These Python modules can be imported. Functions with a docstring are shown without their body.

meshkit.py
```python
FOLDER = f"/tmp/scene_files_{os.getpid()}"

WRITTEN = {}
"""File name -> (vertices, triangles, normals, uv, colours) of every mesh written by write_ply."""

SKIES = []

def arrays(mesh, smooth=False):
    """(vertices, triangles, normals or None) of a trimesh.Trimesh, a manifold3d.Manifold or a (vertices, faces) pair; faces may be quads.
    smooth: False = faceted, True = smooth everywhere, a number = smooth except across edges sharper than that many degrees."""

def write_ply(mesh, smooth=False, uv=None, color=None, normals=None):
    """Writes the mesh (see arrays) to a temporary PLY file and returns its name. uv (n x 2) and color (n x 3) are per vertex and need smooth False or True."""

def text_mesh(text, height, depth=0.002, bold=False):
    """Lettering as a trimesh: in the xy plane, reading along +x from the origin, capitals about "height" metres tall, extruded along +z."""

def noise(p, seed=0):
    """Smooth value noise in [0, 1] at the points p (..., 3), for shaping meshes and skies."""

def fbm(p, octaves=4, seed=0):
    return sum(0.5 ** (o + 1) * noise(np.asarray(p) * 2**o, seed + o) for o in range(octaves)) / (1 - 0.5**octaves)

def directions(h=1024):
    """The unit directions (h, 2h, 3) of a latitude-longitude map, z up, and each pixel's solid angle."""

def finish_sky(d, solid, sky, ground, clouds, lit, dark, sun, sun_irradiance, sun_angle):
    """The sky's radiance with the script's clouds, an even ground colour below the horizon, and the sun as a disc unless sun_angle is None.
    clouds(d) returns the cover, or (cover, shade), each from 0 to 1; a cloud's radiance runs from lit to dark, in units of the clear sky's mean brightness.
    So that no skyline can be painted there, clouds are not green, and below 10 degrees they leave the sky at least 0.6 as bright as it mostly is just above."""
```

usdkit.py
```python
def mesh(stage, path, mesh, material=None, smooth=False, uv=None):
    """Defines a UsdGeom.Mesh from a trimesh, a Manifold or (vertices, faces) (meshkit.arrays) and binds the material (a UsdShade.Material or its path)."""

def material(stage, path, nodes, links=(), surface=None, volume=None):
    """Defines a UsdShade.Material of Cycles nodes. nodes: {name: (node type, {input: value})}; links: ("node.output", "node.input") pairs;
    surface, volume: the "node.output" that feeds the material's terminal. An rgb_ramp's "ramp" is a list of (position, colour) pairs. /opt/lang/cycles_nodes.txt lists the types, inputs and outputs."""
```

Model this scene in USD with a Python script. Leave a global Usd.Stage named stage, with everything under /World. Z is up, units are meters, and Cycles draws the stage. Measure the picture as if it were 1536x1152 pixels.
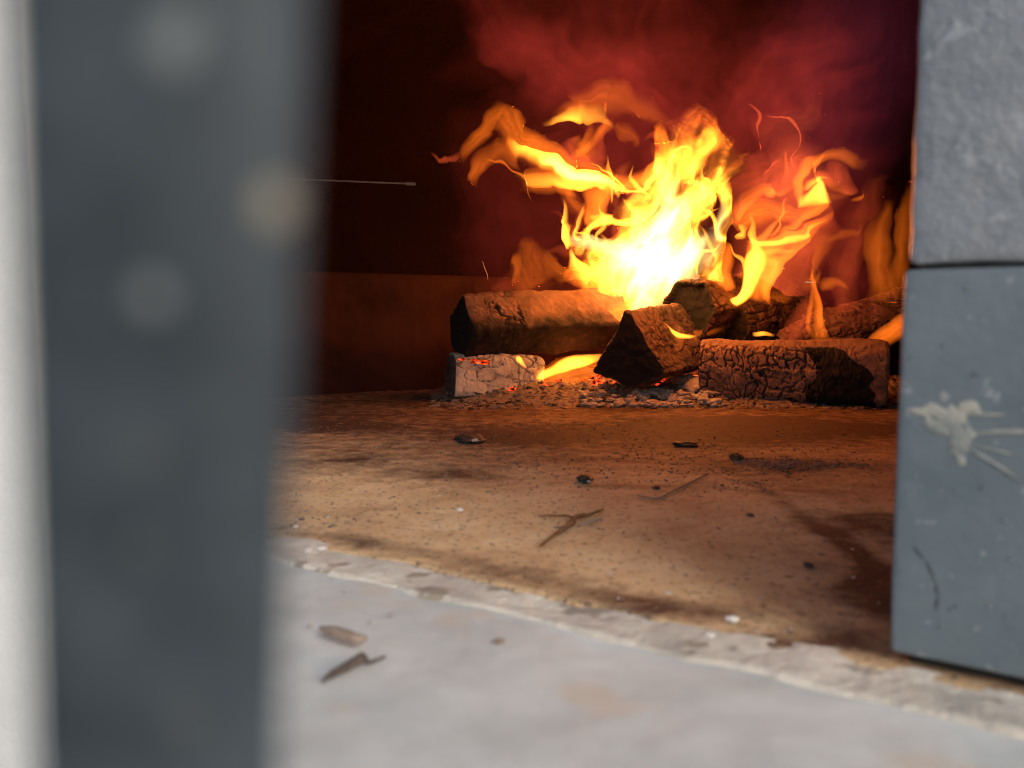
import math
import numpy as np
import trimesh
import usdkit
from meshkit import noise, fbm
from pxr import Gf, Sdf, Usd, UsdGeom, UsdLux, UsdShade, Vt

stage = Usd.Stage.CreateInMemory()
UsdGeom.SetStageUpAxis(stage, 'Z')
UsdGeom.SetStageMetersPerUnit(stage, 1.0)
UsdGeom.Xform.Define(stage, '/World')
rng = np.random.default_rng(7)

# ------------------------------------------------------------------ camera, sky, sun, exposure
W, H, F = 1536.0, 1152.0, 1205.0            # picture frame and focal length in its pixels
CAM_H = 0.1245
PITCH = math.atan(96 / F)
cam = UsdGeom.Camera.Define(stage, '/World/camera')
cam.CreateHorizontalApertureAttr(36.0)
cam.CreateFocalLengthAttr(36.0 * F / W)
cam.CreateClippingRangeAttr(Gf.Vec2f(0.004, 500.0))
cam.CreateFStopAttr(9.6)                      # a lens opening of 3 mm, as on a phone
cam.CreateFocusDistanceAttr(1.12)
cam.CreateExposureAttr(0.0)
cam.AddTranslateOp().Set(Gf.Vec3d(0, 0, CAM_H))
cam.AddRotateXOp().Set(90 - math.degrees(PITCH))

SUN = np.array([0.42, -0.78, 0.50]); SUN /= np.linalg.norm(SUN)
M = '/World/Looks/'
UsdGeom.Scope.Define(stage, '/World/Looks')
sky_mat = usdkit.material(stage, M + 'sky', {
    's': ('sky_texture', {'sky_type': 'single_scattering', 'sun_disc': False, 'sun_elevation': float(math.asin(SUN[2])), 'sun_rotation': float(math.atan2(SUN[0], SUN[1])), 'aerosol_density': 2.0}),
    'b': ('background_shader', {'strength': 0.15})}, [('s.color', 'b.color')], surface='b.background')
dome = UsdLux.DomeLight.Define(stage, '/World/sky')
dome.CreateIntensityAttr(1.0)
UsdShade.MaterialBindingAPI.Apply(dome.GetPrim()).Bind(sky_mat)
sun = UsdLux.DistantLight.Define(stage, '/World/sun')
sun.CreateIntensityAttr(0.4); sun.CreateAngleAttr(28.0); sun.CreateColorAttr(Gf.Vec3f(1.0, 0.96, 0.9))
sun.GetPrim().CreateAttribute('inputs:normalize', Sdf.ValueTypeNames.Bool).Set(True)
rot = Gf.Rotation(Gf.Vec3d(0, 0, 1), Gf.Vec3d(*map(float, SUN)))
sun.AddTransformOp().Set(Gf.Matrix4d().SetRotate(rot))
for p_, l_ in ((dome, 'sky'),):
    p_.GetPrim().SetCustomDataByKey('kind', 'structure')

# ------------------------------------------------------------------ helpers
def ray(px, py):
    x, y = (np.asarray(px, float) - W / 2) / F, (H / 2 - np.asarray(py, float)) / F
    c, s = math.cos(PITCH), math.sin(PITCH)
    return np.stack([x, c + y * s, -s + y * c], -1)

def at(px, py, Y):
    d = ray(px, py)
    return np.array([0, 0, CAM_H]) + d * (np.asarray(Y, float) / d[..., 1])[..., None]

def on_floor(px, py, z=0.0):
    d = ray(px, py)
    return np.array([0, 0, CAM_H]) + d * ((z - CAM_H) / d[..., 2])[..., None]

def unit(v):
    return np.asarray(v, float) / np.linalg.norm(v)

used = {}
def numbered(parent, name):
    k = used.get((parent, name), 0); used[(parent, name)] = k + 1
    return f'{parent}/{name}' + (f'_{k:03d}' if k else '')

def obj(name, mesh, mat, parent=None, smooth=False, attrs=None):
    path = numbered(str(parent.GetPath()) if parent else '/World', name)
    m = usdkit.mesh(stage, path, mesh, M + mat if isinstance(mat, str) else mat, smooth)
    for k, v in (attrs or {}).items():
        UsdGeom.PrimvarsAPI(m).CreatePrimvar(k, Sdf.ValueTypeNames.FloatArray, 'vertex').Set(Vt.FloatArray.FromNumpy(np.asarray(v, np.float32)))
    return m.GetPrim()

def thing(name, label, cat, group=None):
    p = UsdGeom.Xform.Define(stage, numbered('/World', name)).GetPrim()
    return tag(p, label, cat, group)

def tag(p, label=None, cat=None, group=None, kind=None):
    for k, v in (('label', label), ('category', cat), ('group', group), ('kind', kind)):
        if v: p.SetCustomDataByKey(k, v)
    return p

def grid_faces(n, m, wrap=False):
    i, j = np.meshgrid(np.arange(n - 1), np.arange(m if wrap else m - 1), indexing='ij')
    a, b = i * m + j, i * m + (j + 1) % m
    q = np.stack([a, b, b + m, a + m], -1).reshape(-1, 4)
    return np.vstack([q[:, [0, 1, 2]], q[:, [0, 2, 3]]])

def catmull(P, n):
    P = np.asarray(P, float)
    Q = np.vstack([2 * P[0] - P[1], P, 2 * P[-1] - P[-2]])
    seg = np.linalg.norm(np.diff(P[:, :2], axis=0), axis=1); cum = np.concatenate([[0], np.cumsum(seg)])
    u = np.linspace(0, cum[-1], n)
    k = np.clip(np.searchsorted(cum, u, 'right') - 1, 0, len(P) - 2)
    t = ((u - cum[k]) / np.maximum(seg[k], 1e-9))[:, None]
    a, b, c, d = Q[k], Q[k + 1], Q[k + 2], Q[k + 3]
    return 0.5 * (2 * b + (c - a) * t + (2 * a - 5 * b + 4 * c - d) * t ** 2 + (3 * b - a - 3 * c + d) * t ** 3)

# ------------------------------------------------------------------ materials
def mat(name, nodes, links, **kw):
    return usdkit.material(stage, M + name, nodes, links, **kw)

def plain(name, lo, hi, scale=20., rough=0.8, bump=0.3, dist=0.002, detail=6., spec=0.3, spots=None):
    n = {'g': ('geometry', {}), 'n': ('noise_texture', {'scale': scale, 'detail': detail, 'roughness': 0.62}),
         'r': ('rgb_ramp', {'ramp': [(0.3, lo), (0.7, hi)]}),
         'n2': ('noise_texture', {'scale': scale * 6, 'detail': 5., 'roughness': 0.65}),
         'b': ('bump', {'strength': bump, 'distance': dist}),
         'p': ('principled_bsdf', {'roughness': rough, 'specular_ior_level': spec})}
    l = [('g.position', 'n.vector'), ('n.fac', 'r.fac'), ('g.position', 'n2.vector'), ('n2.fac', 'b.height'), ('b.normal', 'p.normal')]
    src = 'r.color'
    if spots:
        col, sc, cut = spots
        n['v'] = ('noise_texture', {'scale': sc, 'detail': 3., 'roughness': 0.6}); n['m'] = ('rgb_ramp', {'ramp': [(cut, (0, 0, 0)), (cut + 0.06, (1, 1, 1))]})
        n['x'] = ('mix', {'color2': col})
        l += [('g.position', 'v.vector'), ('v.fac', 'm.fac'), ('m.color', 'x.fac'), ('r.color', 'x.color1')]; src = 'x.color'
    return mat(name, n, l + [(src, 'p.base_color')], surface='p.BSDF')

plain('block_lower', (0.080, 0.106, 0.126), (0.120, 0.148, 0.170), 24., 0.42, 0.35, 0.0015, spec=0.45, spots=((0.20, 0.22, 0.235), 140., 0.64))
plain('block_upper', (0.125, 0.143, 0.163), (0.205, 0.222, 0.245), 40., 0.30, 0.6, 0.002, spec=0.7, spots=((0.23, 0.25, 0.275), 120., 0.60))
plain('plaster_white', (0.78, 0.79, 0.77), (0.86, 0.86, 0.84), 14., 0.85, 0.3)
plain('ledge', (0.37, 0.375, 0.355), (0.635, 0.635, 0.60), 9., 0.7, 0.25, 0.002, spots=((0.50, 0.445, 0.375), 11., 0.56))
plain('mortar', (0.38, 0.335, 0.28), (0.70, 0.63, 0.53), 22., 0.9, 0.6, 0.004, spots=((0.28, 0.23, 0.18), 34., 0.56))
plain('bar_paint', (0.019, 0.027, 0.035), (0.048, 0.063, 0.077), 160., 0.55, 0.2, 0.0006, spec=0.4)
plain('chip_pale', (0.13, 0.15, 0.16), (0.18, 0.20, 0.21), 300., 0.5, 0.2)
plain('chip_tan', (0.22, 0.20, 0.155), (0.28, 0.255, 0.20), 300., 0.6, 0.2)
plain('chip_grey', (0.055, 0.062, 0.068), (0.072, 0.08, 0.086), 300., 0.5, 0.2)
plain('splash', (0.14, 0.165, 0.175), (0.36, 0.345, 0.295), 60., 0.85, 0.4)
plain('dome_soot', (0.0075, 0.0035, 0.0042), (0.015, 0.0060, 0.0075), 7., 0.9, 0.6, 0.01, spec=0.05)
plain('wall_clay', (0.022, 0.010, 0.008), (0.054, 0.022, 0.016), 9., 0.9, 0.5, 0.004, spec=0.08)
plain('probe_steel', (0.22, 0.22, 0.23), (0.32, 0.32, 0.33), 60., 0.45, 0.1)
plain('twig', (0.10, 0.046, 0.02), (0.22, 0.11, 0.05), 120., 0.8, 0.4)
plain('bark_dark', (0.055, 0.042, 0.036), (0.13, 0.095, 0.075), 150., 0.85, 0.5)
plain('bark_pale', (0.20, 0.145, 0.11), (0.34, 0.26, 0.20), 200., 0.85, 0.5)
plain('charcoal', (0.012, 0.012, 0.013), (0.045, 0.043, 0.042), 160., 0.55, 0.5)
plain('ash_pale', (0.32, 0.27, 0.22), (0.60, 0.53, 0.46), 150., 0.95, 0.5)
plain('ash_grey', (0.15, 0.115, 0.09), (0.31, 0.24, 0.19), 150., 0.95, 0.5)
plain('flake_white', (0.70, 0.66, 0.58), (0.85, 0.82, 0.75), 150., 0.9, 0.3)
plain('scratch', (0.03, 0.035, 0.04), (0.06, 0.065, 0.07), 150., 0.9, 0.3)
plain('gap_black', (0.012, 0.012, 0.012), (0.03, 0.028, 0.026), 90., 0.9, 0.3)

# floor: fire clay, with its stains in the primvar "soot" and pale dust in "dust"
mat('hearth_clay', {
    'g': ('geometry', {}), 'n': ('noise_texture', {'scale': 14., 'detail': 10., 'roughness': 0.74}),
    'r': ('rgb_ramp', {'ramp': [(0.30, (0.37, 0.215, 0.115)), (0.5, (0.56, 0.365, 0.195)), (0.72, (0.66, 0.47, 0.285))]}),
    'at': ('attribute', {'attribute': 'soot'}), 'n2': ('noise_texture', {'scale': 55., 'detail': 8., 'roughness': 0.7}),
    'm1': ('math', {'math_type': 'multiply_add', 'value2': 1.5, 'value3': -0.75}), 'm2': ('math', {'math_type': 'add'}),
    'sr': ('rgb_ramp', {'ramp': [(0.15, (0, 0, 0)), (0.85, (1, 1, 1))]}),
    'x': ('mix', {'color2': (0.060, 0.026, 0.017)}),
    'n3': ('noise_texture', {'scale': 240., 'detail': 6., 'roughness': 0.6}),
    'sp': ('rgb_ramp', {'ramp': [(0.57, (0, 0, 0)), (0.66, (1, 1, 1))]}), 'x2': ('mix', {'color2': (0.085, 0.06, 0.045)}),
    'n4': ('noise_texture', {'scale': 410., 'detail': 2., 'roughness': 0.5}), 'o': ('vector_math', {'math_type': 'add', 'vector2': (3.1, 7.7, 1.3)}),
    'sp2': ('rgb_ramp', {'ramp': [(0.70, (0, 0, 0)), (0.75, (1, 1, 1))]}), 'x3': ('mix', {'color2': (0.60, 0.50, 0.38)}),
    'b': ('bump', {'strength': 0.9, 'distance': 0.003}),
    'p': ('principled_bsdf', {'roughness': 0.75, 'specular_ior_level': 0.3})},
    [('g.position', 'n.vector'), ('n.fac', 'r.fac'), ('g.position', 'n2.vector'), ('n2.fac', 'm1.value1'), ('m1.value', 'm2.value1'), ('at.fac', 'm2.value2'),
     ('m2.value', 'sr.fac'), ('sr.color', 'x.fac'), ('r.color', 'x.color1'), ('g.position', 'n3.vector'), ('n3.fac', 'sp.fac'), ('sp.color', 'x2.fac'), ('x.color', 'x2.color1'),
     ('g.position', 'o.vector1'), ('o.vector', 'n4.vector'), ('n4.fac', 'sp2.fac'), ('sp2.color', 'x3.fac'), ('x2.color', 'x3.color1'),
     ('x3.color', 'p.base_color'), ('n2.fac', 'b.height'), ('b.normal', 'p.normal')], surface='p.BSDF')

def char_mat(name, block, ash):
    """Charred wood: black in the cracks (primvar crack), ashy on the blocks (primvar ash)."""
    mat(name, {
        'g': ('geometry', {}), 'n': ('noise_texture', {'scale': 70., 'detail': 6., 'roughness': 0.65}),
        'ash': ('attribute', {'attribute': 'ash'}), 'crack': ('attribute', {'attribute': 'crack'}),
        'm1': ('math', {'math_type': 'multiply_add', 'value2': 0.7, 'value3': -0.35}), 'm2': ('math', {'math_type': 'add', 'use_clamp': True}),
        'x1': ('mix', {'color1': block, 'color2': ash}), 'x2': ('mix', {'color2': (0.008, 0.007, 0.007)}),
        'b': ('bump', {'strength': 0.6, 'distance': 0.002}), 'p': ('principled_bsdf', {'roughness': 0.85, 'specular_ior_level': 0.25})},
        [('g.position', 'n.vector'), ('n.fac', 'm1.value1'), ('m1.value', 'm2.value1'), ('ash.fac', 'm2.value2'), ('m2.value', 'x1.fac'), ('x1.color', 'x2.color1'),
         ('crack.fac', 'x2.fac'), ('x2.color', 'p.base_color'), ('n.fac', 'b.height'), ('b.normal', 'p.normal')], surface='p.BSDF')
char_mat('char_log', (0.018, 0.014, 0.012), (0.30, 0.175, 0.12))
char_mat('char_white', (0.10, 0.09, 0.085), (0.62, 0.57, 0.52))

def gas(name, color, strength):
    """Burning gas: a clear volume that gives off light, brighter the deeper one looks through it."""
    mat(name, {'e': ('emission', {'color': color, 'strength': strength})}, [], volume='e.emission')
K = 420.0
gas('flame_orange', (1.0, 0.17, 0.010), K)
gas('flame_yellow', (1.0, 0.30, 0.022), K)
LAMP = 45.0
gas('flame_red', (1.0, 0.12, 0.03), K * .25)
gas('flame_core', (1.0, 0.62, 0.20), K * 3)
KS = 2.2
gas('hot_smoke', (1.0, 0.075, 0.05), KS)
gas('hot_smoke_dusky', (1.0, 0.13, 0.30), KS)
mat('ember', {'g': ('geometry', {}), 'n': ('noise_texture', {'scale': 120., 'detail': 4.}), 'r': ('rgb_ramp', {'ramp': [(0.38, (0.02, 0.001, 0.0)), (0.55, (0.8, 0.05, 0.01)), (0.7, (1.0, 0.2, 0.03))]}),
    'e': ('emission', {'strength': 2.2})}, [('g.position', 'n.vector'), ('n.fac', 'r.fac'), ('r.color', 'e.color')], surface='e.emission')
mat('spark_glow', {'e': ('emission', {'color': (1.0, 0.25, 0.08), 'strength': 0.6})}, [], surface='e.emission')

# ------------------------------------------------------------------ the place: oven frame (mouth seen at an angle)
ANG = math.radians(33)
E = np.array([math.cos(ANG), -math.sin(ANG), 0])      # along the oven front, to the right and nearer
A = np.array([math.sin(ANG), math.cos(ANG), 0])       # into the oven
Z = np.array([0, 0, 1.0])
P1 = on_floor(1333, 993)                              # lower inner corner of the right jamb

def rounded_box(sx, sy, sz, r, nsub=6, amp=0.0, seed=0, freq=30.):
    """Box from 0 to s on each axis, corners eased by r, faces uneven by amp."""
    def axis(s):
        k = max(2, int(s / 0.004)); return np.unique(np.concatenate([[0, r * 0.3, r], np.linspace(r, s - r, min(k, 60)), [s - r * 0.3, s]]))
    xs, ys, zs = axis(sx), axis(sy), axis(sz)
    vs, fs, n0 = [], [], 0
    for ax, (p, q) in enumerate(((ys, zs), (xs, zs), (xs, ys))):
        for side in (0, 1):
            a, b = np.meshgrid(p, q, indexing='ij')
            c = np.full(a.shape, side * (sx, sy, sz)[ax])
            V = np.stack({0: [c, a, b], 1: [a, c, b], 2: [a, b, c]}[ax], -1).reshape(-1, 3)
            f = grid_faces(len(p), len(q))
            if (side == 0) != (ax == 1): f = f[:, ::-1]
            vs.append(V); fs.append(f + n0); n0 += len(V)
    V = np.vstack(vs)
    lo, hi = np.full(3, r), np.array([sx, sy, sz]) - r
    q = np.clip(V, lo, hi); d = V - q; L = np.linalg.norm(d, axis=1, keepdims=True)
    V = q + d / np.maximum(L, 1e-12) * r
    if amp:
        V = V + d / np.maximum(L, 1e-12) * ((fbm(V * freq, 4, seed) - 0.5) * amp)[:, None]
    m = trimesh.Trimesh(V, np.vstack(fs), process=False); m.merge_vertices(digits_vertex=7)
    return m

def framed(mesh, origin, ex=E, ey=A, ez=Z):
    m = mesh.copy(); m.vertices = origin + m.vertices @ np.stack([ex, ey, ez]); return m

# hearth floor
FX, FY = np.linspace(-0.75, 1.35, 560), np.concatenate([np.linspace(0.15, 0.8, 330), np.linspace(0.803, 1.85, 230)])
gx, gy = np.meshgrid(FX, FY, indexing='ij')
q2 = np.stack([gx, gy, gx * 0], -1)
dist_in = (q2 - P1) @ A                                # how far behind the oven front
JOINT = on_floor(980, 925)
edge_in = (q2 - JOINT) @ A + (fbm(q2 * 22, 4, 3) - 0.5) * 0.012
soot = 0.73 * np.clip((gy - 0.50) / 0.40, 0, 1) ** 1.2 + 0.55 * (fbm(q2 * np.array([3.6, 9, 1]), 5, 11) - 0.5)
def stain(px, py, rx, ry, s, k=0):
    global soot
    c = on_floor(px, py); e = on_floor(px + rx, py); n = on_floor(px, py - ry)
    wx, wy = abs(e[0] - c[0]), abs(n[1] - c[1])
    w = 0.55 * (fbm(q2 * 28, 4, 40 + k) - 0.5)
    d = np.sqrt(((gx - c[0]) / wx) ** 2 + ((gy - c[1]) / wy) ** 2) + w * 1.6
    soot = soot + s * np.clip((1.7 - d) / 1.5, 0, 1) ** 1.8
for k, a_ in enumerate([(690, 713, 85, 15, .55), (520, 690, 70, 9, .4), (1310, 790, 105, 34, .95), (1330, 900, 90, 70, .95), (1200, 700, 140, 12, .6), (960, 730, 110, 7, .45), (760, 655, 90, 10, .35),
        (500, 640, 90, 7, .5), (1000, 660, 230, 16, .4), (1180, 735, 150, 14, .3), (1330, 860, 30, 120, .8), (1240, 945, 60, 25, .3), (980, 915, 150, 17, .55), (1170, 965, 130, 16, .6), (880, 690, 200, 8, .25), (1150, 640, 190, 12, .5)]):
    stain(*a_, k=k)
soot = soot + 0.62 * np.exp(-((edge_in - 0.0165) / 0.016) ** 2) * (0.1 + 1.3 * fbm(q2 * 13, 4, 60))
gz = (fbm(q2 * 35, 5, 5) - 0.5) * 0.0022 + (fbm(q2 * 6, 3, 6) - 0.5) * 0.003
keep = edge_in > -0.004
gz = np.where(keep, gz, -0.012)
fl = grid_faces(len(FX), len(FY))
du_f = (q2 - P1) @ E
kv = ((dist_in > -0.075) & ((dist_in > 0.17) | ((du_f > -0.60) & (du_f < 0.2))) & ((dist_in > 0.05) | (gx > -0.122 - 0.226 * (gy - 0.22)))).ravel()
fl = fl[kv[fl].all(1)]
obj_floor = obj('hearth_floor', (np.stack([gx, gy, gz], -1).reshape(-1, 3), fl), 'hearth_clay', None, True, {'soot': np.clip(soot, 0, 1.2).ravel()})
tag(obj_floor, 'tan fire clay oven floor stained with soot', 'floor', kind='structure')

# front ledge slab, in front of the joint, and the crumbling mortar joint between the two
ends = [np.array([x, y, 0]) - JOINT for x, y in ((-0.122, 0.22), (-0.208, 0.60))]
(eu0, ev0), (eu1, ev1) = [(d @ E, d @ A) for d in ends]
SLOPE = (eu1 - eu0) / (ev1 - ev0); LEDGE_END = eu0 - ev0 * SLOPE
U_LEFT = LEDGE_END; SLANT = SLOPE / np.clip((0.4 - LEDGE_END) / 0.8, 0, 1)
def strip(u0, u1, v0, v1, nu, nv, zf, edge=None):
    u, v = np.meshgrid(np.linspace(u0, u1, nu), np.linspace(0, 1, nv), indexing='ij')
    lo, hi = (v0, v1) if edge is None else edge(u)
    vv = lo + (hi - lo) * v
    u = u + vv * SLANT * np.clip((0.4 - u) / 0.8, 0, 1)
    P = JOINT + u[..., None] * E + vv[..., None] * A
    P[..., 2] = zf(P, v, vv)
    return P.reshape(-1, 3), grid_faces(nu, nv)[:, ::-1]
def ledge_z(P, v, vv):
    z = (fbm(P * np.array([30, 30, 1]), 4, 8) - 0.5) * 0.002 - 0.002
    return np.where(v == 0, -0.06, z)
led = strip(U_LEFT, 0.55, -0.45, 0.03, 420, 170, ledge_z)
tag(obj('front_ledge', led, 'ledge', None, True), 'pale grey concrete ledge in front of the oven mouth', 'ledge', kind='structure')
def mortar_edge(u):
    p = np.stack([u * 16, u * 0, u * 0], -1)
    return -0.030 + 0.016 * (fbm(p, 5, 21) - 0.5) - 0.010 * np.clip(u, 0, 0.3) / 0.3, 0.005 + 0.022 * (fbm(p, 5, 22) - 0.5) + 0.013 * np.clip((u - 0.03) / 0.12, 0, 1)
def mortar_z(P, v, vv):
    z = -0.0006 + 0.0028 * (fbm(P * np.array([45, 45, 1]), 5, 23) - 0.38)
    return z - 0.007 * (np.clip(0.12 - v, 0, 1) / 0.12) ** 2 - 0.007 * (np.clip(v - 0.88, 0, 1) / 0.12) ** 2
tag(obj('mortar_joint', strip(U_LEFT, 0.5, 0, 0, 800, 40, mortar_z, mortar_edge), 'mortar', None, True), 'crumbling cream mortar line between ledge and hearth', 'mortar', kind='structure')

# right jamb: two grey blocks
GAP = 0.0035
JZ = float(at(1350, 401, P1[1])[2])                   # the joint between the two blocks
low = rounded_box(0.24, 0.17, JZ - 0.0007 - GAP, 0.0022, amp=0.0012, seed=2, freq=18.)
tb = thing('lower_wall_block', 'smooth blue grey block with a cream plaster splash, standing on the mortar', 'block')
obj('block_body', framed(low, P1 + Z * GAP), 'block_lower', tb, 35)
up = rounded_box(0.24, 0.17, 0.15, 0.003, amp=0.0018, seed=5, freq=90.)
tu = thing('upper_wall_block', 'rougher paler grey block with shiny relief, stacked on the lower block', 'block')
obj('block_body', framed(up, P1 + Z * (JZ + 0.0007) + E * 0.0014 + A * 0.0008), 'block_upper', tu, 35)
shim = rounded_box(0.225, 0.15, 0.014, 0.001)
tag(obj('bedding_joint', framed(shim, P1 + E * 0.006 + A * 0.006 - Z * 0.0095), 'gap_black'), 'black sooty gap under the lower grey block', 'joint', kind='structure')
shim2 = rounded_box(0.22, 0.15, 0.0032, 0.0005)
tag(obj('block_joint', framed(shim2, P1 + E * 0.006 + A * 0.004 + Z * (JZ - 0.0018)), 'gap_black'), 'dark thin joint between the two grey blocks', 'joint', kind='structure')

# plaster splash on the lower block: thin crust shapes on its face
def face_pt(px, py, off=0.0):
    d = ray(px, py); o = np.array([0, 0, CAM_H]); n = -A
    t = ((P1 - A * off - o) @ n) / (d @ n)
    return o + d * t[..., None]
def crust(px, py, rx, ry, ang, seed, thick=0.0006):
    n = 44; th = np.linspace(0, 2 * np.pi, n, endpoint=False)
    c, s = math.cos(ang), math.sin(ang)
    rings = []
    for k, r in enumerate((1.0, 0.85, 0.45, 0.0)):
        w = 1 + 1.3 * (fbm(np.stack([np.cos(th) * 2.2 + seed * 7, np.sin(th) * 2.2, th * 0], -1), 4, seed) - 0.5)
        x, y = 0.86 * rx * r * np.cos(th) * w, 0.86 * ry * r * np.sin(th) * w
        rings.append(face_pt(px + x * c - y * s, py + x * s + y * c, (-0.0004, thick * 0.7, thick, thick * 1.1)[k]))
    return np.vstack(rings), grid_faces(4, n, True)
parts = [crust(1425, 628, 46, 26, 0.25, 1), crust(1385, 618, 34, 9, 0.05, 2), crust(1452, 612, 24, 14, 0.0, 3), crust(1440, 660, 24, 30, 0.2, 4), crust(1405, 640, 30, 14, 0.5, 9),
         crust(1500, 648, 60, 3.6, -0.02, 5), crust(1475, 622, 40, 3, 0.02, 6), crust(1490, 695, 64, 3.2, 0.55, 7), crust(1480, 672, 40, 2.6, 0.25, 8), crust(1440, 690, 14, 10, 0.9, 10)]
for vf in parts:
    obj('plaster_splash', vf, 'splash', tb, True)
sc_pts = [(1368, 818), (1388, 840), (1402, 868), (1407, 895), (1404, 915)]
for (x0, y0), (x1, y1) in zip(sc_pts[:-1], sc_pts[1:]):
    obj('scratch', crust((x0 + x1) / 2, (y0 + y1) / 2, math.hypot(x1 - x0, y1 - y0) * .62, 2.0, math.atan2(y1 - y0, x1 - x0), 31, 0.0005), 'scratch', tb, True)
for k in range(26):
    px, py = rng.uniform(1365, 1600), rng.uniform(430, 980)
    obj('paint_speck', crust(px, py, rng.uniform(1.5, 4), rng.uniform(1.5, 3.5), 0, 50 + k, 0.0006), 'chip_pale' if k % 3 else 'splash', tb, True)

# left part of the oven front (white render), and the lintel over the mouth (above the picture)
wl = rounded_box(0.95, 0.16, 1.30, 0.004, amp=0.004, seed=9, freq=12.)
rv = rounded_box(0.06, 0.10, 0.70, 0.004)              # the wall's return beside the mouth, running into the chamber
rv.vertices += [0.765, 0.157, 0.66]
wl = trimesh.util.concatenate([wl, rv])
tag(obj('oven_front_wall', framed(wl, P1 - E * (0.592 + 0.95) - Z * 0.68), 'plaster_white', None, 35), 'white rendered oven front beyond the dark metal bar', 'wall')
lt = rounded_box(0.90, 0.17, 0.22, 0.004)
tag(obj('mouth_lintel', framed(lt, P1 - E * 0.589 + Z * 0.43), 'plaster_white', None, 35), 'white rendered lintel spanning above the oven mouth', 'lintel')

# oven chamber: an oval ring wall with a brushed clay face, and the sooty dome over it
foot = np.array([(-0.225, 0.66), (-0.40, 0.84), (-0.47, 1.06), (-0.42, 1.25), (-0.322, 1.345), (-0.21, 1.41), (-0.09, 1.475), (0.12, 1.60), (0.42, 1.72), (0.80, 1.70), (1.12, 1.48), (1.22, 1.15), (1.08, 0.80), (0.78, 0.56), (0.38, 0.46)])
nf = 900
ring = catmull(np.vstack([foot, foot[:1]]), nf)[:-1]
cen = np.array([0.36, 1.10])
WALL_H = 0.205
mouth = np.zeros(len(ring), bool)
dm = (np.c_[ring, np.zeros(len(ring))] - P1) @ A
du = (np.c_[ring, np.zeros(len(ring))] - P1) @ E
mouth = (dm < 0.30) & (du < 0.02) & (du > -0.54)
zs = np.linspace(-0.01, WALL_H, 60)
arc = np.arange(len(ring)) * (np.linalg.norm(np.diff(ring, axis=0), axis=1).mean())
nrm = cen - ring; nrm /= np.linalg.norm(nrm, axis=1, keepdims=True)
V = []
for z in zs:
    p = np.stack([arc * 120, np.full(len(ring), z * 9), arc * 0], -1)
    g = (fbm(p, 3, 70) - 0.5) * 0.004 + (fbm(p * np.array([.06, 1, 1]), 3, 71) - 0.5) * 0.012
    lip = -0.006 * np.clip((z - (WALL_H - 0.012)) / 0.012, 0, 1) ** 2
    V.append(np.c_[ring + nrm * (g + lip)[:, None], np.full(len(ring), z)])
for off in (0.03, 0.06):
    V.append(np.c_[ring - nrm * off, np.full(len(ring), WALL_H)])
V = np.array(V)
fw = grid_faces(len(V), len(ring), True)
qi = np.arange(len(fw)) % (len(fw) // 2)
fw = fw[~mouth[qi % len(ring)]]
tag(obj('chamber_wall', (V.reshape(-1, 3), fw), 'wall_clay', None, 40), 'low brushed clay wall ringing the back of the hearth', 'wall')
V = []
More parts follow.
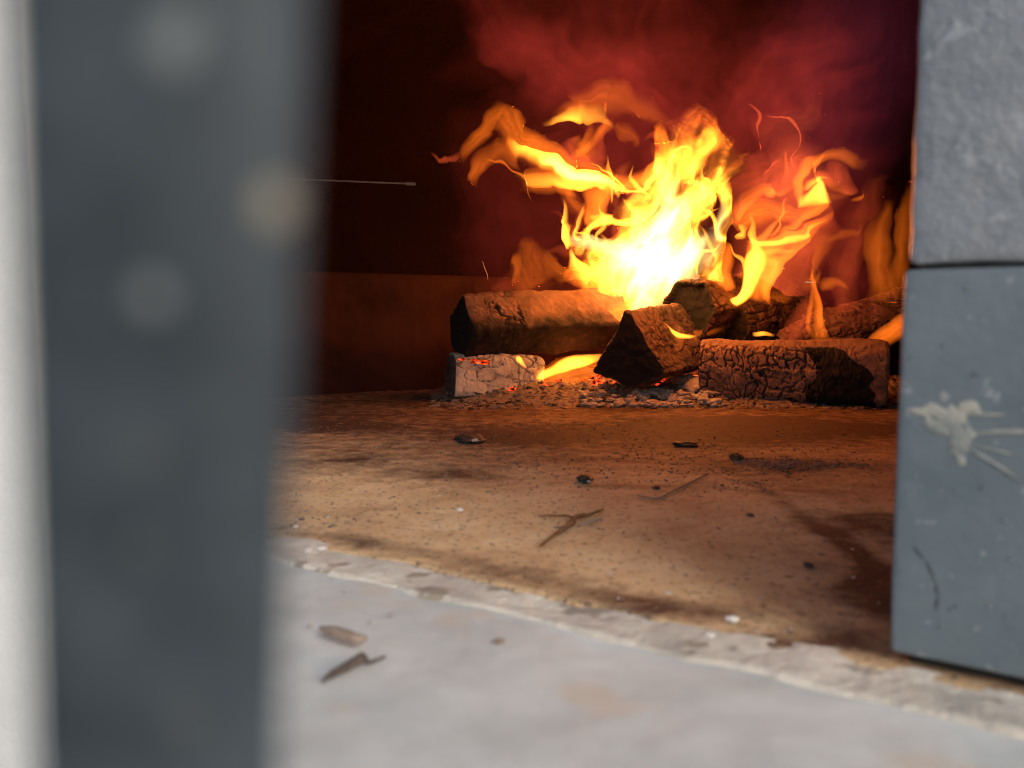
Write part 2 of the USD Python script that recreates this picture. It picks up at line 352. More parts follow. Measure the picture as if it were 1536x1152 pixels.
for t in np.linspace(0, 1, 46):
    a_ = t * np.pi / 2
    rr = cen + (ring - nrm * 0.022 - cen) * (math.cos(a_) ** 0.7 if t < 1 else 0.0)
    z = WALL_H + 0.004 - 0.004 * (t == 0) + 0.42 * math.sin(a_)
    p = np.stack([rr[:, 0] * 7, rr[:, 1] * 7, np.full(len(rr), z * 7)], -1)
    V.append(np.c_[rr, z + 0.02 * (fbm(p, 4, 80) - 0.5)])
V = np.array(V)
fd = grid_faces(len(V), len(ring), True)
qi = np.arange(len(fd)) % (len(fd) // 2)
fd = fd[~(mouth[qi % len(ring)] & (qi // len(ring) < 14))]
tag(obj('chamber_dome', (V.reshape(-1, 3), fd), 'dome_soot', None, True), 'soot blackened domed roof of the oven above the fire', 'dome')

# thermometer probe reaching in from the left
def tube(P, r, n=10, cap=True):
    P = np.asarray(P, float); r = np.broadcast_to(np.asarray(r, float), len(P))
    T = np.gradient(P, axis=0); T /= np.linalg.norm(T, axis=1, keepdims=True)
    ref = np.array([0, 0, 1.]) if abs(T[:, 2]).mean() < 0.9 else np.array([1., 0, 0])
    a = np.cross(T, ref); a /= np.linalg.norm(a, axis=1, keepdims=True); b = np.cross(T, a)
    th = np.linspace(0, 2 * np.pi, n, endpoint=False)
    V = P[:, None] + r[:, None, None] * (np.cos(th)[None, :, None] * a[:, None] + np.sin(th)[None, :, None] * b[:, None])
    f = grid_faces(len(P), n, True); V = V.reshape(-1, 3)
    if cap:
        V = np.vstack([V, P[:1], P[-1:]]); c0, c1 = len(V) - 2, len(V) - 1; j = np.arange(n); k = (len(P) - 1) * n
        f = np.vstack([f, np.c_[np.full(n, c0), (j + 1) % n, j], np.c_[np.full(n, c1), k + j, k + (j + 1) % n]])
    return trimesh.Trimesh(V, f, process=False)
tp = thing('thermometer_probe', 'thin steel probe sticking out into the dark oven from the left', 'probe')
a_, b_ = at(622, 276, 1.12), at(380, 266, 1.15)
obj('rod', tube([b_ + (b_ - a_) * 0.9, b_, a_], 0.0011), 'probe_steel', tp, True)
obj('sensor_tip', tube([a_ - (a_ - b_) * 0.055, a_ - (a_ - b_) * 0.05, a_, a_ + (a_ - b_) * 0.006], [0.0012, 0.0022, 0.0022, 0.0008]), 'probe_steel', tp, True)

# ------------------------------------------------------------------ the blurred metal bar close to the lens
tbar = thing('metal_bar', 'dark grey painted metal bar standing close by at the left, far out of focus', 'bar')
def bar_edges(py):
    t = py / H
    Yc = 0.0300 + 0.0055 * t
    return at(-30 - 16 * t, py, Yc), at(378 + 40 * t + (8 * math.sin(math.pi * t)), py, Yc)
l0, r0 = bar_edges(0); l1, r1 = bar_edges(H)
c0, c1 = (l0 + r0) / 2, (l1 + r1) / 2
ax = unit(c0 - c1); wv = unit((r0 - l0) - ax * ((r0 - l0) @ ax)); dv = np.cross(ax, wv)   # dv points away from the lens or to it
if dv[1] < 0: dv = -dv
wid = 0.5 * (np.linalg.norm(r0 - l0) + np.linalg.norm(r1 - l1))
sect = []
for k in range(64):                                   # flat front, right side rounded over to the light
    a_ = 2 * math.pi * k / 64; cx, cy = math.cos(a_), math.sin(a_)
    n_ = 2.2 if cx > 0 else 3.4
    sect.append((np.sign(cx) * abs(cx) ** (2 / n_) * wid / 2, np.sign(cy) * abs(cy) ** (2 / n_) * 0.0020))
sect = np.array(sect)
low_t, hi_t = (0.002 - c1[2]) / ax[2], 0.30 / ax[2]
ts = np.linspace(low_t, hi_t, 90)
V = np.array([c1 + ax * t + sect[:, :1] * wv + sect[:, 1:] * dv + 0.004 * dv for t in ts])
fb = grid_faces(len(ts), 64, True)
Vf = np.vstack([V.reshape(-1, 3), [c1 + ax * ts[0] + 0.004 * dv], [c1 + ax * ts[-1] + 0.004 * dv]])
j = np.arange(64); kk = (len(ts) - 1) * 64
fb = np.vstack([fb, np.c_[np.full(64, len(Vf) - 2), (j + 1) % 64, j], np.c_[np.full(64, len(Vf) - 1), kk + j, kk + (j + 1) % 64]])
obj('bar_body', (Vf, fb[:, ::-1] if np.dot(np.cross(wv, dv), ax) < 0 else fb), 'bar_paint', tbar, 40)
for px, py, r, m_ in ((245, 55, 34, 'chip_pale'), (268, 20, 20, 'chip_pale'), (412, 310, 34, 'chip_tan'), (222, 455, 26, 'chip_pale'), (210, 700, 26, 'chip_grey'), (205, 850, 20, 'chip_grey'), (270, 1130, 30, 'chip_grey'), (150, 960, 16, 'chip_grey')):
    t_ = py / H; Yc = 0.0300 + 0.0055 * t_
    c = at(px - (34 if px > 400 else 22), py, Yc)
    s = r / F * Yc
    blob = trimesh.creation.icosphere(3, 1.0).vertices
    u = (c - c1) - ax * ((c - c1) @ ax); xx = u @ wv
    # on the bar's front face
    idx = np.argmin(np.abs(sect[:, 0] - xx) + 10 * (sect[:, 1] > 0))
    base = c1 + ax * ((c - c1) @ ax) + wv * xx + dv * (0.004 + sect[idx, 1])
    rr = 1 + 0.4 * (fbm(blob * 1.5 + px, 3, 5) - 0.5)
    V = base + (blob[:, :1] * wv + blob[:, 1:2] * ax) * s * rr[:, None] + blob[:, 2:] * dv * 0.0003
    obj('paint_chip', (V, trimesh.creation.icosphere(3, 1.0).faces), m_, tbar, True)

# ------------------------------------------------------------------ logs
def cracks(su, sv, cu, cv, seed, wid=0.13):
    """Alligator cracks of charred wood: jittered blocks, cu x cv metres. Returns groove 0..1 and the block's tone."""
    wu = su + (fbm(np.stack([su / cu * .7, sv / cv * .7, su * 0], -1), 3, seed) - 0.5) * cu * 2.2 + (fbm(np.stack([su / cu * .16, sv / cv * .16, su * 0 + 5], -1), 2, seed + 6) - .5) * cu * 5
    wv_ = sv + (fbm(np.stack([su / cu * .6, sv / cv * .6, su * 0 + 9], -1), 3, seed + 1) - 0.5) * cv * 1.5 + (fbm(np.stack([su / cu * .14, sv / cv * .14, su * 0 + 3], -1), 2, seed + 7) - .5) * cv * 3.2
    row = np.floor(wv_ / cv)
    sh = noise(np.stack([row * 3.7 + .5, row * 0, row * 0], -1), seed + 2)
    ln = 0.65 + 0.8 * noise(np.stack([row * 5.1 + .5, row * 0, row * 0 + 4.5], -1), seed + 3)
    uu = wu / (cu * ln) + sh * 7
    col = np.floor(uu)
    fu, fv = uu - col, wv_ / cv - row
    du_, dv_ = np.minimum(fu, 1 - fu) * ln, np.minimum(fv, 1 - fv) * (cv / cu)
    ww = wid * (0.15 + 1.7 * fbm(np.stack([su / cu * .9, sv / cv * .9, su * 0 + 2], -1), 2, seed + 5))
    g = np.maximum(np.clip(1 - du_ / ww, 0, 1), np.clip(1 - dv_ / (ww * 0.8), 0, 1))
    tone = noise(np.stack([col * 1.7 + .5, row * 2.3 + .5, col * 0], -1), seed + 4)
    pat = np.clip((fbm(np.stack([su / cu * .3, sv / cv * .3, su * 0 + 8], -1), 3, seed + 10) - .30) * 5, 0, 1)
    ridge = np.abs(fbm(np.stack([su / cu * .9, sv / cv * 1.6, su * 0 + 4], -1), 3, seed + 11) - .5)
    g = np.maximum(g ** 0.7 * pat, 0.8 * np.clip(1 - ridge / 0.022, 0, 1))
    return g, tone

def section(poly, n, rnd):
    from shapely import Polygon, LineString
    pg = Polygon(poly).buffer(-rnd).buffer(rnd, quad_segs=8)
    L = pg.exterior
    return np.array([L.interpolate(t * L.length).coords[0] for t in np.arange(n) / n])

def log(name, label, e0, e1, poly, rnd=0.01, seed=0, cu=0.013, cv=0.016, depth=0.0035, crack_amt=None, ash=None, ns=200, nt=180, mat_='char_log', rough=0.008, cat='log', taper=(1, 1), group=None, end_dish=0.004, wid=0.13, end_ash=-0.35):
    """poly: section in (toward camera side, up), metres. crack_amt(s,t) and ash(s,t,...) give 0..1 fields, s along from e0, t around."""
    axis = unit(e1 - e0); L = np.linalg.norm(e1 - e0)
    side = np.cross(axis, Z); side = unit(side)
    if side[1] > 0: side = -side                       # side points towards the lens
    upv = np.cross(side, axis); upv = upv if upv[2] > 0 else -upv
    sec = section(poly, nt, rnd)
    s = np.linspace(0, 1, ns)
    ease = np.clip(np.minimum(s, 1 - s) * L / 0.006, 0, 1) ** 0.5 * 0.05 + 0.95
    sc = (taper[0] + (taper[1] - taper[0]) * s) * ease
    P = (e0 + (e1 - e0) * s[:, None])[:, None, :] + sc[:, None, None] * (sec[None, :, :1] * side + sec[None, :, 1:] * upv)
    per = np.linalg.norm(np.diff(np.vstack([sec, sec[:1]]), axis=0), axis=1).sum()
    S, T = np.meshgrid(s * L, np.arange(nt) / nt * per, indexing='ij')
    ctr = (e0 + (e1 - e0) * s[:, None])[:, None, :]
    out = P - ctr; out /= np.maximum(np.linalg.norm(out, axis=2, keepdims=True), 1e-9)
    g, tone = cracks(S, T, cu, cv, seed, wid)
    ca = np.ones_like(S) if crack_amt is None else crack_amt(S / L, out @ upv, P)
    big = (fbm(P * 14 + seed, 4, seed + 8) - 0.5) * 2.6
    fine = (fbm(P * np.array([90, 90, 90]) + seed, 4, seed + 9) - 0.5) * 2
    disp = big * rough + fine * 0.0022 - g * ca * depth + (tone - 0.5) * 0.0030 * ca
    P = P + out * disp[..., None]
    av = np.full_like(S, 0.4) if ash is None else ash(S / L, out @ upv, P)
    av = av + (tone - 0.5) * 0.35 * ca
    cr = g * ca
    V = [P.reshape(-1, 3)]; f = [grid_faces(ns, nt, True)]
    avs, crs = [np.clip(av, 0, 1).ravel()], [np.clip(cr, 0, 1).ravel()]
    body = trimesh.Trimesh(V[0], f[0], process=False)
    inward = (np.einsum('ij,ij->i', body.face_normals, (out.reshape(-1, 3))[f[0][:, 0]]).mean() < 0)
    if inward: f[0] = f[0][:, ::-1]
    t = thing(name, label, cat, group)
    obj('charred_side', (V[0], f[0]), mat_, t, True, {'ash': avs[0], 'crack': crs[0]})
    for k, (ring_, dirn) in enumerate(((P[0], -axis), (P[-1], axis))):
        cc = ring_.mean(0); rs = np.linspace(1, 0, 14); VV = []
        for r_ in rs:
            q = cc + (ring_ - cc) * r_
            VV.append(q + dirn * ((fbm(q * 110, 3, seed + 30) - 0.5) * 0.006 * (1 - r_ ** 6) + (1 - r_ ** 4) * end_dish * (0.3 if r_ > 0.9 else 1) * 0.4)[:, None])
        VV = np.array(VV).reshape(-1, 3); ff = grid_faces(14, nt, True)
        m = trimesh.Trimesh(VV, ff, process=False)
        if (m.face_normals @ dirn).mean() < 0: ff = ff[:, ::-1]
        ra = np.repeat(rs, nt); crk = np.clip((fbm(VV * 60, 3, seed + 31) - 0.55) * 6, 0, 1) * 0.7
        obj('cut_end', (VV, ff), mat_, t, True, {'ash': end_ash + 0.55 * (ra > 0.95), 'crack': np.maximum(crk, 0.35 * (ra < 0.9))})
    return t

px_m = lambda Y: Y / F
def poly_px(pts, Y):
    return np.array(pts, float) * px_m(Y)
# 1 left log, split, lying over the ashy piece
log('firewood_log', 'large split log with a dark diamond end, left of the flames', at(693, 489, 1.235), at(925, 479, 1.37),
    poly_px([(46, -6), (8, 52), (-44, 12), (-40, -30), (0, -50)], 1.27), 0.008, 1, 0.012, 0.017, 0.004,
    crack_amt=lambda s, u, P: np.clip(np.where(s < .30, 1.0, 0.12) * np.clip((u + .15) * 3, 0.15, 1), 0, 1) * (0.3 + 0.9 * (fbm(P * 18, 3, 2) > .45)),
    ash=lambda s, u, P: 0.20 + 0.4 * (fbm(P * 26, 4, 3) - .5) * 2 + 0.9 * np.clip(u - .15, -.6, .4), cat='firewood log')
# 2 wedge with its triangular end to us
log('firewood_log', 'split wedge of wood with its black triangular end facing forward', at(940, 536, 1.18), at(1046, 506, 1.42),
    poly_px([(-60, -24), (-2, 68), (8, 66), (66, -26), (10, -48), (-4, -48)], 1.2), 0.004, 11, 0.010, 0.012, 0.003, ash=lambda s, u, P: 0.42 + 0.6 * (fbm(P * 30, 4, 4) - .5), cat='firewood log', rough=0.009)
# 3 log behind, round dark end
log('firewood_log', 'angular log with a dark hollow end in the heart of the fire', at(1030, 466, 1.31), at(1185, 452, 1.56),
    [(0.058, 0.002), (0.036, 0.046), (-0.022, 0.054), (-0.056, 0.016), (-0.040, -0.040), (0.020, -0.052)], 0.006, 21, 0.016, 0.018, 0.003, ash=lambda s, u, P: 0.35 + 0.6 * (fbm(P * 24, 4, 5) - .5), cat='firewood log', end_dish=-0.045, end_ash=-0.6, rough=0.012)
log('firewood_log', 'small blackened log in the middle, behind the front right log', at(1098, 484, 1.33), at(1225, 476, 1.46),
    [(0.036 * math.cos(a), 0.040 * math.sin(a)) for a in np.linspace(0, 2 * np.pi, 24, endpoint=False)], 0.006, 22, 0.016, 0.018, 0.003, ash=lambda s, u, P: 0.12 + 0.2 * fbm(P * 24, 4, 5), cat='firewood log')
# 4 front right log, alligator charred, black patch at its right
log('firewood_log', 'front right log with alligator cracks and a black patch', at(1052, 551, 1.235), at(1328, 560, 1.155),
    poly_px([(44, 0), (42, 30), (20, 47), (-30, 46), (-46, 10), (-44, -35), (-10, -50), (34, -44)], 1.2), 0.018, 31, 0.0125, 0.0165, 0.005,
    crack_amt=lambda s, u, P: np.where(s < .66, 1.0, 0.3) * np.clip(1.4 - 1.2 * (u > .75), 0, 1),
    ash=lambda s, u, P: np.where((s + 0.22 * (fbm(P * 20, 4, 6) - .5) > .60) & (s + 0.25 * (fbm(P * 28, 4, 7) - .5) < .93 - 0.25 * np.clip(u + .1, 0, 1)) & (u < .75), 0.0, 0.85 + 0.5 * (fbm(P * 26, 4, 8) - .5)), cat='firewood log', rough=0.005, ns=280, taper=(0.93, 1.04))
# 5 rear right log, sloping up to the right
log('firewood_log', 'cracked log at the far right, sloping up behind the block', at(1150, 524, 1.38), at(1420, 452, 1.49),
    [(0.050 * math.cos(a), 0.045 * math.sin(a)) for a in np.linspace(0, 2 * np.pi, 24, endpoint=False)], 0.006, 41, 0.020, 0.020, 0.005, ash=lambda s, u, P: 0.9 + 0.5 * (fbm(P * 24, 4, 9) - .5), cat='firewood log')
# 6 the ash-white piece under log 1
t6 = log('charcoal_piece', 'ash white charred piece under the left log', at(676, 562, 1.245), at(806, 566, 1.30),
    poly_px([(26, -30), (28, 26), (16, 33), (-20, 33), (-30, 0), (-24, -30)], 1.26), 0.006, 51, 0.022, 0.020, 0.004, ash=lambda s, u, P: 0.8 + 0.4 * (fbm(P * 30, 4, 10) - .5), cat='charcoal', mat_='char_white', ns=140, nt=120, rough=0.005, wid=0.09)
def lump(c, r, seed, flat=0.7, k=2, amp=0.7):
    m = trimesh.creation.icosphere(k, 1.0); d = 1 + amp * (fbm(m.vertices * 1.6 + seed * 3.1, 3, seed) - 0.5) * 2
    m.vertices = m.vertices * d[:, None] * np.asarray(r) * np.array([1, 1, flat]) + c
    return m
for px, py, rx, s in ((696, 541, 13, 1), (722, 545, 12, 2), (710, 543, 9, 3)):
    obj('glowing_crack', lump(at(px, py - 2, 1.2385), np.array([rx, 8, 4]) * px_m(1.25), s, 1.0, 3), 'ember', t6, True)

# ------------------------------------------------------------------ ash bed and crumbs
ax_, ay_ = np.meshgrid(np.linspace(-0.17, 0.70, 420), np.linspace(1.08, 1.62, 240), indexing='ij')
p_ = np.stack([ax_, ay_, ax_ * 0], -1)
front = 1.135 + 0.07 * (fbm(p_ * np.array([5, 0, 0]) + 2, 4, 90) - .5) + 0.10 * np.clip((0.06 - ax_) / 0.2, 0, 1)
rise = np.clip((ay_ - front) / 0.12, 0, 1)
edge_l = np.clip((ax_ + 0.15) / 0.08, 0, 1)
vor = fbm(p_ * 55, 4, 91) - 0.35
az = -0.004 + (rise ** 0.8) * edge_l * (0.016 + 0.020 * fbm(p_ * 9, 3, 92) + 0.022 * np.clip(vor, -.1, .5))
rid = np.abs(fbm(p_ * 75, 3, 95) - 0.5) * 2
az = az - rise * edge_l * 0.006 * np.exp(-(rid / 0.1) ** 2)
tag(obj('ash_bed', (np.stack([ax_, ay_, az], -1).reshape(-1, 3), grid_faces(*ax_.shape)), 'ash_grey', None, True), 'lumpy grey ash bed under the burning logs', 'ash', kind='stuff')

def scatter(name, label, n, area, size, matn, seed, flat=0.6, kind_='stuff', dens=None):
    r = np.random.default_rng(seed); ms = []
    base = trimesh.creation.icosphere(1, 1.0)
    while len(ms) < n:
        px, py = r.uniform(*area[:2]), r.uniform(*area[2:])
        if dens is not None and r.random() > dens(px, py): continue
        c = on_floor(px, py); s = r.uniform(*size) * (1 if r.random() < .85 else 1.8)
        m = base.copy(); d = 1 + 0.7 * (r.random(len(m.vertices)) - .5)
        a_ = r.uniform(0, 2 * np.pi); v = m.vertices * d[:, None] * np.array([s * r.uniform(.7, 1.8), s, s * flat * r.uniform(.5, 1)])
        m.vertices = np.c_[v[:, 0] * math.cos(a_) - v[:, 1] * math.sin(a_), v[:, 0] * math.sin(a_) + v[:, 1] * math.cos(a_), v[:, 2]] + c
        ms.append(m)
    return tag(obj(name, trimesh.util.concatenate(ms), matn, None, True), label, 'debris', kind=kind_)
band = lambda px, py: 0.15 + 0.85 * math.exp(-((py - (700 - 40 * (px < 1000))) / 35) ** 2) if py < 760 else 0.12
scatter('charcoal_crumbs', 'fine dark charred crumbs strewn over the oven floor', 1200, (430, 1345, 600, 800), (0.00025, 0.0008), 'bark_dark', 1, dens=band)
scatter('ash_crumbs', 'fine grey ash crumbs strewn over the oven floor', 2400, (430, 1345, 595, 800), (0.00030, 0.0009), 'ash_grey', 2, dens=band)
scatter('pale_crumbs', 'tiny pale ash flecks strewn over the oven floor', 260, (430, 1345, 600, 950), (0.0003, 0.0007), 'ash_pale', 3)
scatter('ash_trail', 'thin trail of grey ash grit right of the ember bit', 700, (1100, 1345, 686, 716), (0.0004, 0.0013), 'ash_grey', 4, dens=lambda px, py: math.exp(-((py - (692 + (px - 1100) * .06)) / 6) ** 2))
def bed_scatter(name, label, n, area, size, matn, seed, dz=0.0):
    r = np.random.default_rng(seed); ms = []
    base = trimesh.creation.icosphere(2, 1.0)
    for k in range(n):
        x, y = r.uniform(*area[:2]), r.uniform(*area[2:])
        i, j_ = int(np.argmin(abs(ax_[:, 0] - x))), int(np.argmin(abs(ay_[0] - y)))
        z = max(0.0, az[i, j_]); s = r.uniform(*size) * (1 if r.random() < .85 else 1.7)
        m = base.copy(); d = 1 + 0.8 * (fbm(m.vertices * 1.8 + k * 1.37, 3, seed) - .5) * 2
        m.vertices = m.vertices * d[:, None] * np.array([s * r.uniform(.8, 1.6), s, s * r.uniform(.5, .9)]) + [x, y, z + dz]
        ms.append(m)
    return tag(obj(name, trimesh.util.concatenate(ms), matn, None, True), label, 'ash', kind='stuff')
bed_scatter('ash_lumps', 'crumbled ash lumps along the front of the fire', 1000, (-0.12, 0.60, 1.12, 1.25), (0.0006, 0.0032), 'ash_grey', 5)
bed_scatter('pale_ash_lumps', 'pale ash lumps heaped between the wedge and the front right log', 170, (0.10, 0.31, 1.13, 1.20), (0.0008, 0.0055), 'ash_pale', 15, 0.004)
bed_scatter('charcoal_lumps', 'black charcoal crumbs at the edge of the ash', 260, (-0.16, 0.60, 1.11, 1.27), (0.0008, 0.004), 'charcoal', 6)
bed_scatter('glowing_embers', 'red glowing ember bits in the ash under the logs', 70, (-0.02, 0.34, 1.25, 1.40), (0.003, 0.008), 'ember', 8, 0.001)

def bit(name, label, cat, px, py, rx, ry, matn, seed, flat=0.5, z=0.0, amp=0.6):
    if 'flake' in name: rx, ry = rx * 0.62, ry * 0.62
    c = on_floor(px, py, z); Y = c[1]; s = Y / F
    sy = abs(on_floor(px, py - ry, z)[1] - Y)
    m = lump(c + Z * rx * s * flat * 0.4, np.array([rx * s, min(sy, rx * s * 1.5), rx * s]), seed, flat, 3, amp)
    return tag(obj(name, m, matn, None, True), label, cat)
bit('ash_lump', 'large pale ash lump between the wedge and the front right log', 'ash', 1035, 588, 26, 8, 'ash_pale', 3, 0.75, 0.012)
bit('ash_lump', 'pale ash lump in front of the black triangular end', 'ash', 985, 596, 20, 6, 'ash_pale', 4, 0.6, 0.008)
bit('charcoal_bit', 'flat black charcoal flake with an ashy edge, alone on the left of the floor', 'charcoal', 705, 661, 22, 5, 'charcoal', 5, 0.28)
bit('ash_flake', 'grey ash flake lying on the black charcoal flake', 'ash', 712, 661, 9, 3, 'ash_pale', 6, 0.35, 0.004)
bit('charcoal_bit', 'small black charcoal lump in the middle of the floor', 'charcoal', 878, 722, 11, 5, 'charcoal', 7, 0.6)
bit('ash_flake', 'grey ash speck on the small charcoal lump in the middle', 'ash', 884, 723, 5, 2, 'ash_pale', 8, 0.5, 0.003)
bit('ember_bit', 'rust orange burnt bit at the start of the ash trail', 'ember', 1104, 688, 9, 5, 'twig', 9, 0.7)
bit('charcoal_bit', 'black charcoal speck below the ember bit, near the floor crack', 'charcoal', 984, 733, 6, 3, 'charcoal', 10, 0.6)
bit('charcoal_bit', 'thin dark sliver on the floor below the wedge', 'charcoal', 1028, 668, 18, 2, 'charcoal', 11, 0.25)
for k, (px, py, rx, lab) in enumerate([(1066, 953, 11, 'brightest white flake near the mortar'), (1099, 929, 14, 'flat cream flake above the brightest white flake'), (463, 826, 9, 'white flake at the left beside the bar'), (483, 823, 10, 'second white flake at the left beside the bar'),
        (690, 765, 8, 'single white flake on the clean tan floor'), (927, 899, 6, 'small white flake above the dirty joint'), (1280, 866, 4, 'pinkish fleck by the grey block'), (1279, 824, 4, 'upper fleck by the grey block'), (1136, 810, 5, 'tiny fleck right of the twigs'), (444, 790, 6, 'fleck closest to the bar')]):
    bit('white_flake', lab, 'flake', px, py, rx, rx * .45, 'flake_white', 20 + k, 0.3)
bit('dark_fleck', 'small dark fleck on the tan floor right of centre', 'fleck', 1212, 848, 7, 4, 'bark_dark', 40, 0.5)
bit('dark_fleck', 'brown fleck on the ledge by the mortar', 'fleck', 750, 962, 7, 3, 'bark_pale', 41, 0.4)
bit('dark_fleck', 'dark fleck on the tan floor below the floor crack', 'fleck', 1125, 774, 6, 3, 'bark_dark', 42, 0.5)

def stick(name, label, cat, pts, matn, z=0.001, n=24):
    P = catmull([(x, y, r) for x, y, r in pts], n)
    Q = on_floor(P[:, 0], P[:, 1], 0.0); r = np.maximum(P[:, 2], 0.4) * Q[:, 1] / F
    Q[:, 2] = z + r * 0.8 + 0.0012 * (fbm(np.c_[np.linspace(0, 3, n), np.zeros((n, 2))], 3, 5) - .3)
    m = tube(Q, r, 10)
    m.vertices += (fbm(m.vertices * 250, 3, 6) - .5)[:, None] * 0.0012
    return m
tw = thing('twig', 'forked brown twig on the tan floor', 'twig')
obj('stem', stick('', '', '', [(812, 823, 2.2), (835, 806, 3.2), (858, 790, 4.4), (862, 782, 4), (884, 776, 2.8), (905, 768, 1.5)], 'twig'), 'twig', tw, True)
obj('side_shoot', stick('', '', '', [(808, 778, 1.2), (836, 777, 1.6), (855, 778, 1.8), (862, 786, 2.4)], 'twig'), 'twig', tw, True)
tw = thing('twig', 'pale splinter beside the forked twig', 'twig')
obj('stem', stick('', '', '', [(868, 793, 1.5), (885, 788, 2.6), (902, 782, 1.4)], 'bark_pale'), 'bark_pale', tw, True)
tw = thing('twig', 'long thin dark stalk lying across the floor crack', 'twig')
obj('stem', stick('', '', '', [(956, 747, 1.2), (985, 752, 1.8), (1005, 742, 1.4), (1035, 727, 1.4), (1062, 714, 1.0)], 'bark_pale'), 'bark_pale', tw, True)
for lab, pts, m_ in (('brown bark chip on the grey ledge, upper of two', [(482, 948, 3), (492, 956, 7), (515, 962, 9), (538, 968, 8), (549, 966, 3)], 'bark_pale'), ('dark curled bark twig on the grey ledge, lower of two', [(484, 1028, 2), (500, 1020, 6), (525, 1008, 8), (545, 997, 9), (552, 1000, 4), (578, 993, 3)], 'bark_dark')):
    tw = thing('bark_chip', lab, 'bark')
    obj('chip_body', stick('', '', '', pts, m_), m_, tw, True)
sp = tube(at(np.array([724., 727, 731, 732]), np.array([392., 402, 412, 420]), np.full(4, 1.2)), [0.0003, 0.0006, 0.0006, 0.0003], 6)
tag(obj('spark', sp, 'spark_glow', None, True), 'thin dull red spark trail above the left log', 'spark')

# ------------------------------------------------------------------ the fire: bodies of burning gas
def lean(py):
    """The draught pulls the flames forward, towards the mouth, as they rise."""
    return 0.27 * np.clip((450 - py) / 150, 0, 1) ** 1.2 + 0.06 * np.clip((300 - py) / 300, 0, 1.4)

layer_no = 0
def churn(X, Yp):
    """The turbulence that all the flames share."""
    a = np.clip((500 - Yp) / 180, 0.25, 1.0)
    p1, p2 = np.stack([X / 62, Yp / 80, 0 * X], -1), np.stack([X / 21, Yp / 27, 0 * X], -1)
    return (X + a * (17 * (fbm(p1, 2, 301) - .5) + 9 * (fbm(p2, 2, 302) - .5)) * 2, Yp + a * (13 * (fbm(p1, 2, 303) - .5) + 7 * (fbm(p2, 2, 304) - .5)) * 2)

def lace_of(X, Yp):
    """Gaps and bright threads running up through the blaze."""
    u, v = X * .86 + Yp * .5, Yp * .86 - X * .5
    n1 = fbm(np.stack([u / 20, v / 64, 0 * X], -1), 3, 320); n2 = 1 - np.abs(2 * fbm(np.stack([u / 26, v / 70, 0 * X + 4], -1), 2, 321) - 1)
    core = np.exp(-(((X - 985) / 62) ** 2 + ((Yp - 405) / 52) ** 2))
    g = np.clip((n1 - .36) * 4.2, 0.10, 1.3) + 1.1 * np.clip((n2 - .72) / .28, 0, 1) ** 2
    return g * (1 - .75 * core) + .75 * core

